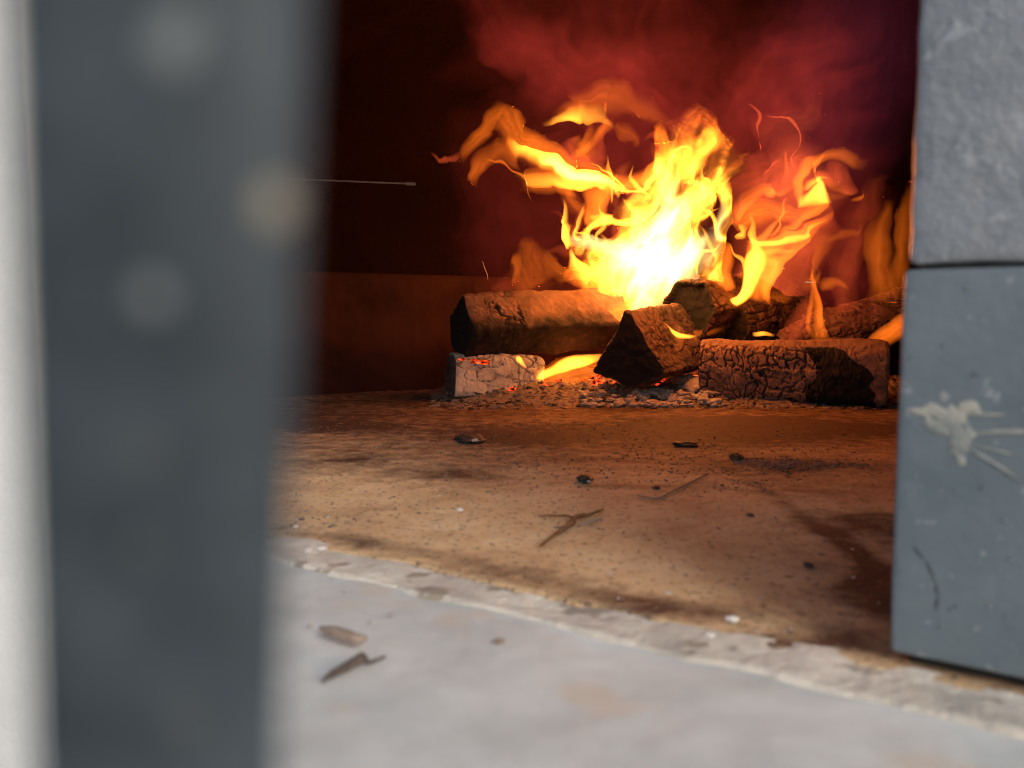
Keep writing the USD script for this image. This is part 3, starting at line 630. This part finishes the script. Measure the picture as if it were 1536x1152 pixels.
def gas_body(name, parent, pts, Y, matn, kk, skew=0.0, curl=0.03, seed=1, n=110, m=26, streak=0.5, wob=0.25, soft=0.0, lace=0, sf=(5., 1.6)):
    """A tongue of burning gas along pts = (px, py, half width px, brightness): a curved sheet whose depth of gas gives the brightness.
    skew -1..1 moves the crisp, dense rim to its left or right side; curl bends the sheet towards the lens or away."""
    P = catmull(pts, n)
    xy, w, I = P[:, :2], np.maximum(P[:, 2], 0.3), np.maximum(P[:, 3], 0.0)
    T = np.gradient(xy, axis=0); T /= np.maximum(np.linalg.norm(T, axis=1, keepdims=True), 1e-9)
    N = np.stack([-T[:, 1], T[:, 0]], 1)                # to the right of a tongue that rises
    s = np.linspace(0, 1, n); t = np.linspace(-1, 1, m)
    S, Tt = np.meshgrid(s, t, indexing='ij')
    arc = np.concatenate([[0], np.cumsum(np.linalg.norm(np.diff(xy, axis=0), axis=1))])
    ph = np.stack([arc[:, None] / 60 + 0 * Tt, 0 * Tt, 0 * Tt + seed], -1)
    wl_ = 1 + wob * 2 * (fbm(ph * 1.3, 3, seed) - .5); wr_ = 1 + wob * 2 * (fbm(ph * 1.3 + 7, 3, seed + 1) - .5)
    lat = Tt * w[:, None] * np.where(Tt < 0, wl_, wr_)
    X = xy[:, None, 0] + N[:, None, 0] * lat; Yp = xy[:, None, 1] + N[:, None, 1] * lat
    X, Yp = churn(X, Yp)
    q = np.stack([X / 26 + 3 * (fbm(np.stack([X / 70, Yp / 70, 0 * X + seed], -1), 3, seed + 4) - .5), Yp / 26, 0 * X + seed * 1.7], -1)
    q2_ = np.stack([Tt * sf[0] * w[:, None] / 30 + 1.2 * (fbm(ph, 2, seed + 5) - .5) * 2, ph[..., 0] * sf[1] * .5, 0 * Tt + seed], -1)
    tex = (1 - streak) + streak * 2.2 * np.clip(0.55 * fbm(q2_, 3, seed + 2) + 0.45 * fbm(q, 4, seed + 3) - 0.12, 0, 1) ** 1.3
    q3_ = np.stack([Tt * sf[0] * w[:, None] / 22 + 1.6 * (fbm(ph * 1.5, 3, seed + 8) - .5) * 2 + 3, ph[..., 0] * sf[1] * .35, 0 * Tt + seed * .7], -1)
    fold = 1 - np.abs(2 * fbm(q3_, 2, seed + 9) - 1)
    tex = tex * (1 - 0.35 * streak + 0.9 * streak * np.clip((fold - .45) / .55, 0, 1) ** 2) if not soft else tex
    u = (Tt + 1) / 2
    if soft:
        prof = np.sin(np.pi * u) ** (1 + soft)
    else:
        a_ = 1.0 + 1.6 * max(0, skew); b_ = 1.0 + 1.6 * max(0, -skew)
        a_ = a_ if skew >= 0 else 0.35 + 0.65 * (1 + skew); b_ = b_ if skew <= 0 else 0.35 + 0.65 * (1 - skew)
        prof = u ** a_ * (1 - u) ** b_; prof = prof / prof.max()
    h = I[:, None] * prof * tex * (lace_of(X, Yp) if lace else 1.0) / kk
    env = np.clip(np.minimum(S * 14, (1 - S) * 7), 0, 1)
    h = np.maximum(h * env ** 0.7, 0.00002)
    global layer_no
    layer_no += 1
    Y = Y + 0.07 * ((layer_no * 0.6180339) % 1 - .5)
    D = Y - lean(Yp) + 0.5 * curl * (Tt ** 2 - .4) * np.clip(w / 30, 0.02, 1)[:, None] + 0.07 * (fbm(np.stack([X / 120, Yp / 120, 0 * X], -1), 2, 6) - .5)
    c = at(X, Yp, D); d = unit(at(np.mean(X), np.mean(Yp), Y) - np.array([0, 0, CAM_H]))
    front, back = c - d * h[..., None] / 2, c + d * h[..., None] / 2
    f = grid_faces(n, m); k = n * m
    i = np.arange(n - 1); j = np.arange(m - 1)
    def wall(a, b): return np.vstack([np.c_[a, b, b + k], np.c_[a, b + k, a + k]])
    rim = np.vstack([wall(i * m, (i + 1) * m), wall((i + 1) * m + m - 1, i * m + m - 1), wall(j + 1, j), wall((n - 1) * m + j, (n - 1) * m + j + 1)])
    x_, y_ = X.ravel(), Yp.ravel()
    sa = (x_[f[:, 1]] - x_[f[:, 0]]) * (y_[f[:, 2]] - y_[f[:, 0]]) - (x_[f[:, 2]] - x_[f[:, 0]]) * (y_[f[:, 1]] - y_[f[:, 0]])
    flip = sa.sum() > 0
    f[sa > 0] = f[sa > 0][:, ::-1]                      # where the sheet folds over itself its faces turn with it
    V = np.vstack([front.reshape(-1, 3), back.reshape(-1, 3)])
    fc = np.vstack([f, f[:, ::-1] + k, rim if flip else rim[:, ::-1]])
    return obj(name, (V, fc), matn, parent, True)

def flame(label, tongues, name='flame', group=None):
    t = thing(name, label, 'smoke' if 'smoke' in name else 'flame', group)
    for k, a in enumerate(tongues):
        a = dict(a); pts = a.pop('p'); mt = a.pop('k', 'o')
        matn, kk = {'o': ('flame_orange', K), 'y': ('flame_yellow', K), 'c': ('flame_core', 3 * K), 's': ('hot_smoke', KS), 'd': ('hot_smoke_dusky', KS), 'r': ('flame_red', K * .25)}[mt]
        gas_body(a.pop('name', 'smoke_veil' if mt in 'sd' else 'flame_tongue'), t, pts, a.pop('Y', 1.36), matn, kk, seed=a.pop('seed', 11 + k * 7 + len(label)), **a)
    return t

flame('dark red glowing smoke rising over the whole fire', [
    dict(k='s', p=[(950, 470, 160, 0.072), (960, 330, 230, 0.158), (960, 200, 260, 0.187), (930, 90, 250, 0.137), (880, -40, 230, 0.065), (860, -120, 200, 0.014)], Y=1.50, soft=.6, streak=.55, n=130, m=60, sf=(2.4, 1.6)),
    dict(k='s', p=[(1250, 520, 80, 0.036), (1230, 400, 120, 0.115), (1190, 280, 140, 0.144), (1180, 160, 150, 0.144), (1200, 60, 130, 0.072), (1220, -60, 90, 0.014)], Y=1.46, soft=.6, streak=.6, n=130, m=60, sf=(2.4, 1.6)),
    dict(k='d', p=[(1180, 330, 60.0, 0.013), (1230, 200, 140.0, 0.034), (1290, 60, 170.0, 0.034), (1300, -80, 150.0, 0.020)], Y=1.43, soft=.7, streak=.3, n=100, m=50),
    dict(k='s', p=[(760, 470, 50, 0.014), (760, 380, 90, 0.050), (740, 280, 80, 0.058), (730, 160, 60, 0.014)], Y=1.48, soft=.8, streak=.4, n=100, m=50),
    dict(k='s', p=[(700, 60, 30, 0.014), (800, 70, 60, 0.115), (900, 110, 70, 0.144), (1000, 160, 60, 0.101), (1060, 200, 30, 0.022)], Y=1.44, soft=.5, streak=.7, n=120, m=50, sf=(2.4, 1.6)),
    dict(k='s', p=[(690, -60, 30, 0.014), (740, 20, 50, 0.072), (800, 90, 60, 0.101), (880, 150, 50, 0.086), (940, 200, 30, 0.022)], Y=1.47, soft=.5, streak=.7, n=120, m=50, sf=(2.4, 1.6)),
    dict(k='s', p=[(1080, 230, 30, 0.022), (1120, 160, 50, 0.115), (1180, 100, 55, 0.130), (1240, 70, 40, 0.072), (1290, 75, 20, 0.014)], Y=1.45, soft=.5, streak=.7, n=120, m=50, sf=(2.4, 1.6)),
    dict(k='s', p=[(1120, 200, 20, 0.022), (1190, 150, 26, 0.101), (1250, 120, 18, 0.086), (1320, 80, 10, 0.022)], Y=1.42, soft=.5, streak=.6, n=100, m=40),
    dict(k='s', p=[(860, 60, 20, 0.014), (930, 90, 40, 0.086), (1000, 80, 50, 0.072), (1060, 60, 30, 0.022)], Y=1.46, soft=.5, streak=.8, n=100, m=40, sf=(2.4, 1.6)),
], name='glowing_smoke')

flame('broad white hot blaze in the middle of the fire', [
    dict(lace=1, k='c', p=[(968, 474, 22.0, 1.231), (974, 445, 44.0, 2.873), (985, 410, 70.0, 4.104), (1000, 365, 56.0, 3.283), (1014, 320, 34.0, 1.476), (1022, 280, 18.0, 0.331)], Y=1.37, streak=.45, wob=.3, sf=(4, 1)),
    dict(lace=1, k='c', p=[(905, 402, 12.0, 0.655), (950, 395, 26.0, 2.052), (1010, 388, 40.0, 3.694), (1060, 372, 28.0, 2.462), (1092, 345, 10.0, 0.490)], Y=1.35, streak=.5, wob=.35, sf=(4, 1)),
    dict(lace=1, k='y', p=[(955, 470, 30, 3.12), (965, 420, 70, 5.00), (992, 360, 78, 5.62), (1020, 300, 66, 4.00), (1036, 250, 62, 2.50), (1032, 212, 44, 1.50), (1016, 186, 24, 0.62)], Y=1.385, streak=.85, wob=.35, sf=(5, 1.6)),
    dict(lace=1, k='y', p=[(1062, 425, 22, 3.75), (1080, 370, 17, 6.25), (1094, 325, 13, 6.25), (1090, 280, 13, 3.75), (1078, 246, 9, 1.25)], Y=1.36, skew=.5, streak=.5),
    dict(lace=1, k='y', p=[(1036, 340, 16, 3.12), (1054, 300, 24, 4.00), (1078, 270, 18, 3.25), (1100, 252, 9, 1.25), (1112, 244, 3, 0.38)], Y=1.365, skew=-.3, streak=.6),
    dict(lace=1, k='y', p=[(1050, 270, 10, 1.00), (1076, 258, 9, 1.75), (1096, 256, 6, 1.12), (1112, 260, 2, 0.25)], Y=1.36, streak=.4),
    dict(lace=1, k='o', p=[(1014, 330, 44, 0.99), (1024, 280, 66, 1.65), (1040, 235, 58, 1.76), (1036, 204, 44, 1.10), (1014, 182, 26, 0.55)], Y=1.40, streak=.8, wob=.4, sf=(6, 2)),
    dict(lace=1, k='o', p=[(985, 268, 10, 0.88), (984, 235, 12, 1.32), (984, 205, 11, 1.10), (994, 188, 8, 0.66), (1010, 180, 5, 0.22)], Y=1.36, skew=-.5, streak=.3),
    dict(lace=1, k='y', p=[(1000, 330, 12, 3.75), (990, 296, 13, 5.62), (988, 270, 12, 5.00), (980, 252, 8, 2.50), (972, 240, 4, 0.62)], Y=1.35, streak=.3),
    dict(lace=1, k='y', p=[(1020, 380, 14, 3.75), (1030, 340, 12, 5.00), (1022, 300, 12, 4.38), (1030, 268, 9, 2.50), (1044, 244, 5, 0.75)], Y=1.35, skew=.3, streak=.5),
    dict(lace=1, k='c', p=[(925, 452, 14.0, 0.346), (945, 405, 30.0, 1.296), (975, 355, 34.0, 1.728), (1000, 305, 24.0, 1.296), (1012, 264, 11.0, 0.346)], Y=1.36, streak=.6, wob=.4, sf=(5, 2)),
    dict(lace=1, k='c', p=[(1056, 412, 12.0, 0.432), (1074, 372, 14.0, 1.469), (1088, 330, 12.0, 1.296), (1094, 298, 8.0, 0.346)], Y=1.35, streak=.4, wob=.3),
    dict(lace=1, k='y', p=[(880, 418, 14, 1.6), (915, 398, 22, 3), (955, 372, 24, 4), (990, 335, 18, 3), (1010, 300, 9, 1)], Y=1.34, streak=.85, sf=(7, 2)),
    dict(lace=1, k='y', p=[(848, 372, 8, 1), (880, 376, 16, 2.4), (925, 380, 22, 3.4), (970, 372, 20, 3), (1000, 350, 9, 1)], Y=1.345, streak=.8, sf=(6, 2)),
    # left lower lobe with its holes
    dict(k='c', p=[(985, 405, 26.4, 2.771), (945, 384, 18.7, 2.216), (905, 370, 14.3, 1.769), (868, 362, 12.1, 1.215), (840, 359, 7.7, 0.447)], Y=1.35, streak=.4),
    dict(k='y', p=[(850, 374, 9.9, 3.713), (839, 352, 9.9, 5.738), (837, 330, 7.7, 3.713), (841, 308, 3.3, 1.350), (843, 297, 1.5, 0.338)], Y=1.34, skew=-.5, streak=.3, curl=.01),
    dict(k='y', p=[(864, 362, 5.5, 3.038), (857, 342, 5.5, 3.038), (857, 322, 4.4, 1.863), (862, 300, 1.8, 0.419)], Y=1.345, skew=-.5, streak=.3, curl=.01),
    dict(k='y', p=[(874, 366, 5.5, 2.538), (872, 346, 6.6, 4.050), (884, 332, 7.7, 5.062), (905, 329, 7.7, 5.062), (928, 337, 7.7, 5.738), (948, 333, 7.7, 7.425), (966, 310, 7.7, 7.425), (978, 288, 6.6, 5.738), (984, 268, 4.4, 1.688)], Y=1.33, skew=.2, streak=.3, wob=.15, curl=.01),
    dict(k='o', p=[(884, 345, 12.1, 1.337), (878, 320, 17.6, 1.931), (884, 298, 18.7, 2.228), (894, 284, 14.3, 2.079), (900, 272, 7.7, 0.743)], Y=1.37, skew=.2, streak=.4),
    dict(k='y', p=[(884, 422, 17.6, 4.050), (864, 404, 11.0, 4.388), (854, 388, 5.5, 3.713), (850, 376, 2.6, 1.013)], Y=1.34, skew=.5, streak=.4, curl=.01),
    dict(k='o', p=[(955, 432, 44.0, 2.970), (905, 422, 28.6, 2.376), (868, 414, 18.7, 1.782), (842, 419, 7.7, 0.594)], Y=1.36, streak=.75, sf=(6, 2)),
    dict(k='y', p=[(912, 444, 22.0, 5.062), (915, 405, 24.2, 5.738), (928, 375, 18.7, 4.725), (950, 352, 9.9, 2.363), (966, 333, 4.4, 0.675)], Y=1.365, streak=.8, sf=(7, 2)),
    dict(k='o', p=[(890, 440, 22.0, 2.376), (892, 400, 24.2, 2.673), (912, 368, 19.8, 1.782), (935, 352, 8.8, 0.594)], Y=1.38, streak=.8, sf=(7, 2)),
    # licks down between the logs
    dict(k='c', p=[(975, 445, 18.0, 1.642), (955, 466, 12.0, 1.476), (930, 481, 8.0, 0.900), (908, 497, 4.0, 0.245)], Y=1.31, streak=.3),
    dict(k='o', p=[(990, 466, 24, 1.65), (950, 470, 22, 2.20), (915, 478, 17, 1.43), (897, 498, 9, 0.33)], Y=1.33, streak=.6),
])
flame('long flame sweeping left and up into a pointed orange sail', [
    dict(k='y', p=[(935, 292, 5, 1.5), (905, 277, 10, 6), (870, 266, 13, 9), (835, 253, 13, 7), (802, 240, 13, 4), (778, 228, 12, 1.8), (764, 216, 8, .4)], Y=1.32, skew=.55, streak=.15, wob=.12),
    dict(k='c', p=[(912, 279, 4, .5), (880, 268, 7, 1.8), (845, 256, 7, 1.6), (812, 244, 5, .6)], Y=1.315, streak=.1, wob=.1),
    dict(k='o', p=[(860, 258, 16, .5), (820, 238, 24, 1.2), (785, 214, 30, .85), (757, 186, 24, .6), (742, 165, 12, .45), (737, 152, 4, .15)], Y=1.34, skew=.25, streak=.35, wob=.15),
    dict(k='o', p=[(740, 156, 8, .25), (731, 176, 12, .60), (722, 205, 13, .62), (711, 232, 10, .40), (704, 250, 5, .12)], Y=1.33, skew=0, streak=.3, wob=.15),
    dict(k='o', p=[(785, 236, 26, .5), (758, 232, 24, .40), (735, 240, 14, .34), (722, 258, 8, .55), (719, 275, 4, .3), (721, 284, 1.5, .1)], Y=1.345, streak=.35),
    dict(k='y', p=[(900, 280, 6, 2.5), (868, 276, 9, 4), (835, 271, 9, 2.4), (805, 272, 9, 1.2), (782, 272, 8, .5), (765, 268, 4, .15)], Y=1.34, skew=-.3, streak=.2),
    dict(k='o', p=[(730, 243, 2, .25), (752, 252, 2.6, .6), (770, 268, 2.4, .7), (783, 284, 2, .6), (794, 298, 1.2, .2)], Y=1.32, streak=.1, wob=.1),
    dict(k='o', p=[(860, 285, 14, .8), (820, 270, 16, .7), (790, 275, 14, .45), (770, 284, 8, .15)], Y=1.36, streak=.3),
    dict(k='r', p=[(702, 238, 6, .12), (690, 243, 5, .26), (672, 247, 4.5, .32), (656, 242, 4, .26), (645, 230, 2, .08)], Y=1.36, streak=.2),
])
flame('high arching flame over the dark gaps, yellow at its left tip', [
    dict(k='y', p=[(812, 184, 4, .4), (830, 178, 7, 1.6), (848, 172, 10, 3.0), (868, 166, 14, 1.8), (892, 172, 15, 1.1), (914, 186, 8, .5), (925, 196, 4, .1)], Y=1.37, skew=.6, streak=.15, wob=.12),
    dict(k='o', p=[(830, 170, 8, .25), (865, 156, 22, .55), (905, 146, 32, .42), (945, 152, 30, .34), (985, 172, 20, .26), (1010, 190, 8, .08)], Y=1.40, skew=0, streak=.45, soft=.2),
    dict(k='o', p=[(916, 182, 10, .35), (908, 196, 11, .8), (893, 213, 9, .55), (874, 228, 9, .45), (862, 238, 10, .4), (858, 246, 7, .12)], Y=1.36, skew=.2, streak=.3),
    dict(k='o', p=[(925, 190, 8, .2), (938, 200, 12, .35), (948, 212, 8, .25), (945, 225, 3, .08)], Y=1.39, streak=.6),
    dict(k='r', p=[(1000, 200, 14, .2), (1030, 186, 22, .35), (1060, 180, 18, .28), (1078, 192, 8, .1)], Y=1.42, streak=.8, sf=(2.5, 1.5)),
])
flame('orange bowl of flame under the round dark hole', [
    dict(k='o', p=[(852, 234, 10, .3), (878, 256, 20, .95), (908, 272, 21, 1.5), (938, 276, 16, 1.9), (962, 266, 15, 2.2), (980, 248, 13, 2.6), (988, 226, 13, 1.8), (986, 204, 12, 1.1), (992, 186, 8, .4)], Y=1.35, skew=.25, streak=.25, wob=.12),
    dict(k='y', p=[(903, 280, 2, 1.2), (922, 288, 2.6, 2.4), (942, 291, 3, 3), (960, 285, 3.4, 3.5), (974, 271, 4, 4), (984, 255, 4, 2)], Y=1.33, streak=.1, wob=.1),
    dict(k='o', p=[(945, 298, 3, .4), (952, 304, 4, .8), (955, 314, 3, .6), (952, 322, 1.5, .2)], Y=1.34, streak=.2),
])
flame('small dull orange flame standing on the left log', [
    dict(k='o', p=[(812, 428, 34, .26), (800, 405, 34, .34), (790, 385, 26, .32), (786, 366, 14, .26), (786, 354, 5, .1)], Y=1.31, skew=-.1, streak=.5, wob=.25),
    dict(k='o', p=[(772, 430, 5, .15), (776, 405, 6, .28), (770, 388, 7, .3), (764, 378, 3, .15)], Y=1.30, skew=-.4, streak=.3),
    dict(k='o', p=[(850, 420, 14, .5), (835, 410, 12, .5), (822, 396, 10, .3), (812, 380, 5, .1)], Y=1.32, skew=.4, streak=.4),
    dict(k='r', p=[(740, 440, 16, .05), (760, 432, 20, .12), (790, 425, 26, .12), (830, 425, 18, .05)], Y=1.29, streak=.5),
])
flame('forked yellow flame curling right from the dark log end', [
    dict(k='y', p=[(1078, 470, 5.6, 1.080), (1090, 458, 7.8, 4.050), (1108, 451, 6.7, 6.750), (1122, 438, 9.0, 6.075), (1128, 418, 11.2, 5.400), (1133, 398, 12.3, 6.075), (1140, 378, 10.1, 4.050), (1140, 355, 6.7, 2.700), (1137, 335, 3.4, 1.215), (1135, 322, 1.7, 0.270)], Y=1.29, skew=-.1, streak=.2, wob=.15),
    dict(k='o', p=[(1150, 400, 24.6, 1.755), (1150, 375, 20.2, 2.430), (1168, 360, 13.4, 2.160), (1195, 350, 11.2, 1.620), (1222, 338, 10.1, 1.080), (1246, 322, 4.5, 0.270)], Y=1.30, skew=-.3, streak=.25, wob=.15),
    dict(k='y', p=[(1136, 360, 4.5, 1.620), (1152, 359, 5.6, 2.970), (1178, 358, 5.0, 2.430), (1205, 346, 4.5, 1.620), (1235, 330, 2.8, 0.540)], Y=1.285, streak=.15, wob=.12),
    dict(k='o', p=[(1153, 456, 4.5, 0.675), (1148, 436, 9.0, 1.890), (1151, 414, 12.3, 2.160), (1160, 394, 12.3, 2.025), (1178, 374, 10.1, 1.755), (1202, 358, 7.8, 1.215), (1230, 340, 4.5, 0.270)], Y=1.275, skew=.4, streak=.2, wob=.12),
    dict(k='o', p=[(1132, 452, 13.4, 0.675), (1137, 425, 20.2, 1.755), (1142, 398, 20.2, 2.025), (1148, 372, 11.2, 0.810)], Y=1.31, streak=.3),
    dict(k='y', p=[(1120, 432, 3.4, 1.350), (1123, 412, 5.0, 2.430), (1120, 394, 5.0, 2.160), (1108, 382, 3.9, 1.350), (1101, 368, 1.7, 0.270)], Y=1.28, skew=-.3, streak=.15),
    dict(k='o', p=[(1090, 440, 15.7, 1.080), (1085, 418, 15.7, 1.485), (1094, 392, 13.4, 1.350), (1100, 366, 9.0, 0.675)], Y=1.33, streak=.4),
])
flame('flame with a bright square tip and a loop, right of the blaze', [
    dict(k='y', p=[(1196, 298, 7.8, 0.980), (1210, 298, 14.6, 2.800), (1226, 293, 17.9, 4.480), (1238, 290, 19.0, 6.440), (1244, 289, 17.9, 3.080)], Y=1.33, skew=0, streak=.12, wob=.08),
    dict(k='o', p=[(1201, 306, 4.5, 0.700), (1198, 290, 4.5, 1.400), (1202, 272, 5.0, 1.540), (1213, 257, 6.7, 1.400), (1229, 244, 9.0, 1.120), (1250, 236, 10.1, 0.700), (1275, 233, 11.2, 0.420), (1298, 244, 11.2, 0.168)], Y=1.34, skew=.3, streak=.2),
    dict(k='o', p=[(1222, 268, 3.4, 0.560), (1230, 258, 5.6, 1.260), (1240, 246, 5.6, 0.840), (1252, 236, 3.4, 0.280)], Y=1.335, streak=.1),
    dict(k='o', p=[(1242, 302, 5.6, 0.980), (1222, 316, 7.8, 1.260), (1198, 328, 6.7, 1.120), (1176, 340, 5.6, 0.980), (1160, 348, 2.8, 0.280)], Y=1.34, skew=-.3, streak=.2),
    dict(k='o', p=[(1156, 350, 1.8, 0.700), (1168, 336, 2.5, 1.260), (1173, 318, 2.5, 1.120), (1177, 303, 2.2, 0.840), (1185, 290, 1.8, 0.280)], Y=1.33, streak=.1, wob=.1),
    dict(k='o', p=[(1110, 320, 13.4, 1.120), (1130, 296, 14.6, 0.840), (1152, 282, 10.1, 0.840), (1178, 283, 6.7, 0.700), (1200, 275, 3.4, 0.280)], Y=1.36, skew=.3, streak=.5),
    dict(k='o', p=[(1112, 340, 17.9, 1.260), (1140, 318, 20.2, 0.980), (1170, 312, 15.7, 0.770), (1200, 318, 11.2, 0.560), (1225, 310, 6.7, 0.280)], Y=1.37, streak=.6, sf=(7, 3)),
    dict(k='o', p=[(1150, 292, 4.5, 0.420), (1160, 290, 5.6, 1.260), (1168, 284, 3.4, 0.420)], Y=1.35, streak=.2),
    dict(k='r', p=[(1120, 470, 51.5, 0.280), (1165, 400, 69.4, 0.700), (1195, 330, 73.9, 0.770), (1210, 270, 60.5, 0.560), (1230, 215, 33.6, 0.140)], Y=1.42, streak=.7, sf=(2.5, 1.5), soft=.2),
    dict(k='r', p=[(1100, 310, 29.1, 0.420), (1145, 280, 49.3, 0.700), (1190, 250, 51.5, 0.588), (1225, 205, 33.6, 0.168)], Y=1.41, streak=.8, sf=(2.5, 1.5), soft=.2),
])
flame('thin hair like curls of flame high on the right', [
    dict(k='r', p=[(1132, 158, 1.4, .15), (1140, 168, 2, .4), (1143, 180, 2, .5), (1141, 194, 1.8, .45), (1146, 207, 1.2, .15)], Y=1.36, streak=.1, wob=.1),
    dict(k='r', p=[(1146, 174, 1.5, .15), (1164, 173, 2, .45), (1184, 178, 2.2, .55), (1197, 192, 2.2, .55), (1202, 212, 2, .5), (1203, 240, 1.8, .4), (1203, 262, 1.4, .15)], Y=1.36, streak=.1, wob=.1),
    dict(k='o', p=[(1192, 264, 2, .15), (1194, 250, 3, .4), (1192, 236, 3, .36), (1187, 224, 1.6, .1)], Y=1.36, streak=.1),
    dict(k='r', p=[(1143, 263, 2, .15), (1160, 254, 2.6, .5), (1172, 243, 2.4, .4), (1186, 236, 1.6, .15)], Y=1.36, streak=.1),
    dict(k='r', p=[(1130, 210, 20, .06), (1165, 190, 30, .14), (1205, 170, 26, .16), (1218, 140, 14, .06)], Y=1.39, streak=.6, soft=.2),
])
flame('slender upright flame on the front right log', [
    dict(k='o', p=[(1226, 511, 17.0, 0.420), (1225, 495, 15.0, 0.660), (1225, 475, 10.0, 1.140), (1224, 452, 8.0, 1.080), (1221, 428, 6.0, 0.840), (1216, 408, 4.0, 0.420), (1213, 398, 2.0, 0.120)], Y=1.23, skew=.4, streak=.2, wob=.12),
    dict(k='o', p=[(1212, 500, 4.0, 0.240), (1210, 480, 4.0, 0.540), (1215, 455, 4.0, 0.540), (1218, 430, 3.0, 0.300)], Y=1.24, streak=.1),
    dict(k='o', p=[(1218, 420, 6.0, 0.360), (1228, 395, 12.0, 0.420), (1238, 370, 14.0, 0.300), (1246, 345, 8.0, 0.096)], Y=1.26, streak=.4, soft=.1),
    dict(k='y', p=[(1128, 502, 3.0, 0.480), (1140, 501, 4.0, 3.000), (1152, 501, 3.4, 1.800), (1164, 503, 2.0, 0.360)], Y=1.23, streak=.2),
    dict(k='r', p=[(1180, 510, 12.0, 0.096), (1196, 490, 18.0, 0.264), (1208, 465, 16.0, 0.300), (1212, 440, 8.0, 0.120)], Y=1.27, streak=.3, soft=.1),
])
flame('dim broad orange tongues beside the grey block', [
    dict(k='o', p=[(1322, 455, 22.0, 0.125), (1322, 425, 22.0, 0.350), (1318, 395, 20.0, 0.425), (1314, 362, 18.0, 0.425), (1318, 335, 14.0, 0.300), (1326, 305, 10.0, 0.125)], Y=1.33, streak=.5, soft=.1, wob=.3),
    dict(k='o', p=[(1345, 440, 16.0, 0.125), (1348, 400, 16.0, 0.312), (1350, 360, 16.0, 0.350), (1356, 320, 14.0, 0.275), (1364, 270, 10.0, 0.125)], Y=1.36, streak=.5, soft=.1, wob=.3),
    dict(k='r', p=[(1270, 460, 22.0, 0.100), (1268, 420, 24.0, 0.300), (1274, 380, 24.0, 0.325), (1284, 340, 24.0, 0.275), (1300, 290, 20.0, 0.150), (1320, 250, 12.0, 0.050)], Y=1.40, streak=.8, sf=(2.5, 1.5), soft=.1),
    dict(k='o', p=[(1270, 305, 3.0, 0.125), (1280, 300, 4.0, 0.438), (1290, 290, 3.0, 0.188)], Y=1.37, streak=.1),
    dict(k='o', p=[(1296, 522, 4.0, 0.250), (1318, 510, 14.0, 0.875), (1340, 498, 18.0, 1.062), (1362, 486, 18.0, 0.750), (1385, 470, 10.0, 0.250)], Y=1.22, skew=-.2, streak=.35),
])
flame('low yellow flame burning under the left log', [
    dict(k='y', p=[(796, 569, 5.0, 1.280), (812, 564, 6.2, 4.800), (832, 556, 7.5, 3.840), (852, 548, 10.0, 6.400), (872, 543, 10.0, 6.720), (896, 537, 6.2, 2.240), (915, 533, 2.5, 0.480)], Y=1.30, skew=.1, streak=.35, wob=.3),
    dict(k='y', p=[(776, 536, 2.5, 0.800), (780, 541, 5.0, 4.000), (786, 547, 3.8, 1.920), (792, 552, 1.9, 0.480)], Y=1.28, streak=.1),
    dict(k='o', p=[(800, 570, 10.0, 0.480), (840, 560, 20.0, 1.280), (880, 552, 20.0, 1.120), (920, 548, 10.0, 0.320)], Y=1.33, streak=.7, sf=(8, 3)),
])
flame('thin bright lick curving under the dark log end in the heart of the fire', [
    dict(k='y', p=[(976, 462, 3, .5), (984, 477, 3.4, 1.6), (997, 491, 3.6, 2.2), (1014, 502, 4.4, 4.5), (1032, 506, 4, 3), (1046, 504, 2, .6)], Y=1.25, skew=-.2, streak=.15, wob=.12),
    dict(k='o', p=[(990, 475, 4, .2), (1008, 492, 6, .5), (1036, 500, 6, .5), (1060, 498, 5, .3), (1085, 492, 3, .1)], Y=1.27, streak=.3),
])
licks = []
lr = np.random.default_rng(5)
for k in range(84):
    g_ = lr.random()
    x, y = (lr.uniform(880, 1100), lr.uniform(230, 440)) if k < 52 else (lr.uniform(1100, 1270), lr.uniform(280, 470)) if k < 70 else (lr.uniform(840, 960), lr.uniform(250, 420))
    dx = (x - 985) / 260 + lr.normal(0, .35) + (0.5 if x > 1100 else 0)
    P, ang = [], math.atan2(dx, 1.0)
    n_ = 5; st = lr.uniform(9, 19)
    for i in range(n_):
        P.append((x, y)); x += st * math.sin(ang); y -= st * math.cos(ang); ang += lr.normal(0, .45)
    hot = (k < 52 and P[0][1] > 260) or (52 <= k < 62 and P[0][0] < 1215 and P[0][1] < 420)
    w_ = lr.uniform(2.0, 7.5) if hot else lr.uniform(6, 15); I_ = lr.uniform(1.2, 4.0) * (1 if k < 52 else .6) if hot else lr.uniform(.15, .5)
    licks.append(dict(k='y' if hot else ('o' if lr.random() < .6 else 'r'), p=[(px, py, w_ * f_, I_ * g_) for (px, py), f_, g_ in zip(P, (.5, 1, .9, .6, .2), (.3, 1, .9, .6, .1))],
                      Y=1.36 + lr.uniform(-.03, .03), skew=lr.uniform(-.6, .6), streak=.3, soft=0 if hot else .01, n=40, m=14, seed=900 + k))
flame('loose small licks flickering in and around the blaze', licks)
# what the fire lights its surroundings with: round glowing hearts inside the blaze
for k, (px, py, Y_, r_, inten) in enumerate(((975, 392, 1.46, 0.03, LAMP * 1.5), (1008, 330, 1.32, 0.024, LAMP * 1.15), (925, 425, 1.345, 0.012, LAMP), (868, 546, 1.30, 0.005, LAMP * 1.6), (1130, 420, 1.30, 0.005, LAMP * 1.6))):
    L = UsdLux.SphereLight.Define(stage, f'/World/fire_light_{k:03d}' if k else '/World/fire_light')
    L.CreateRadiusAttr(r_); L.CreateIntensityAttr(inten); L.CreateColorAttr(Gf.Vec3f(1.0, 0.185, 0.042))
    L.AddTranslateOp().Set(Gf.Vec3d(*map(float, at(px, py, Y_ - lean(py)))))
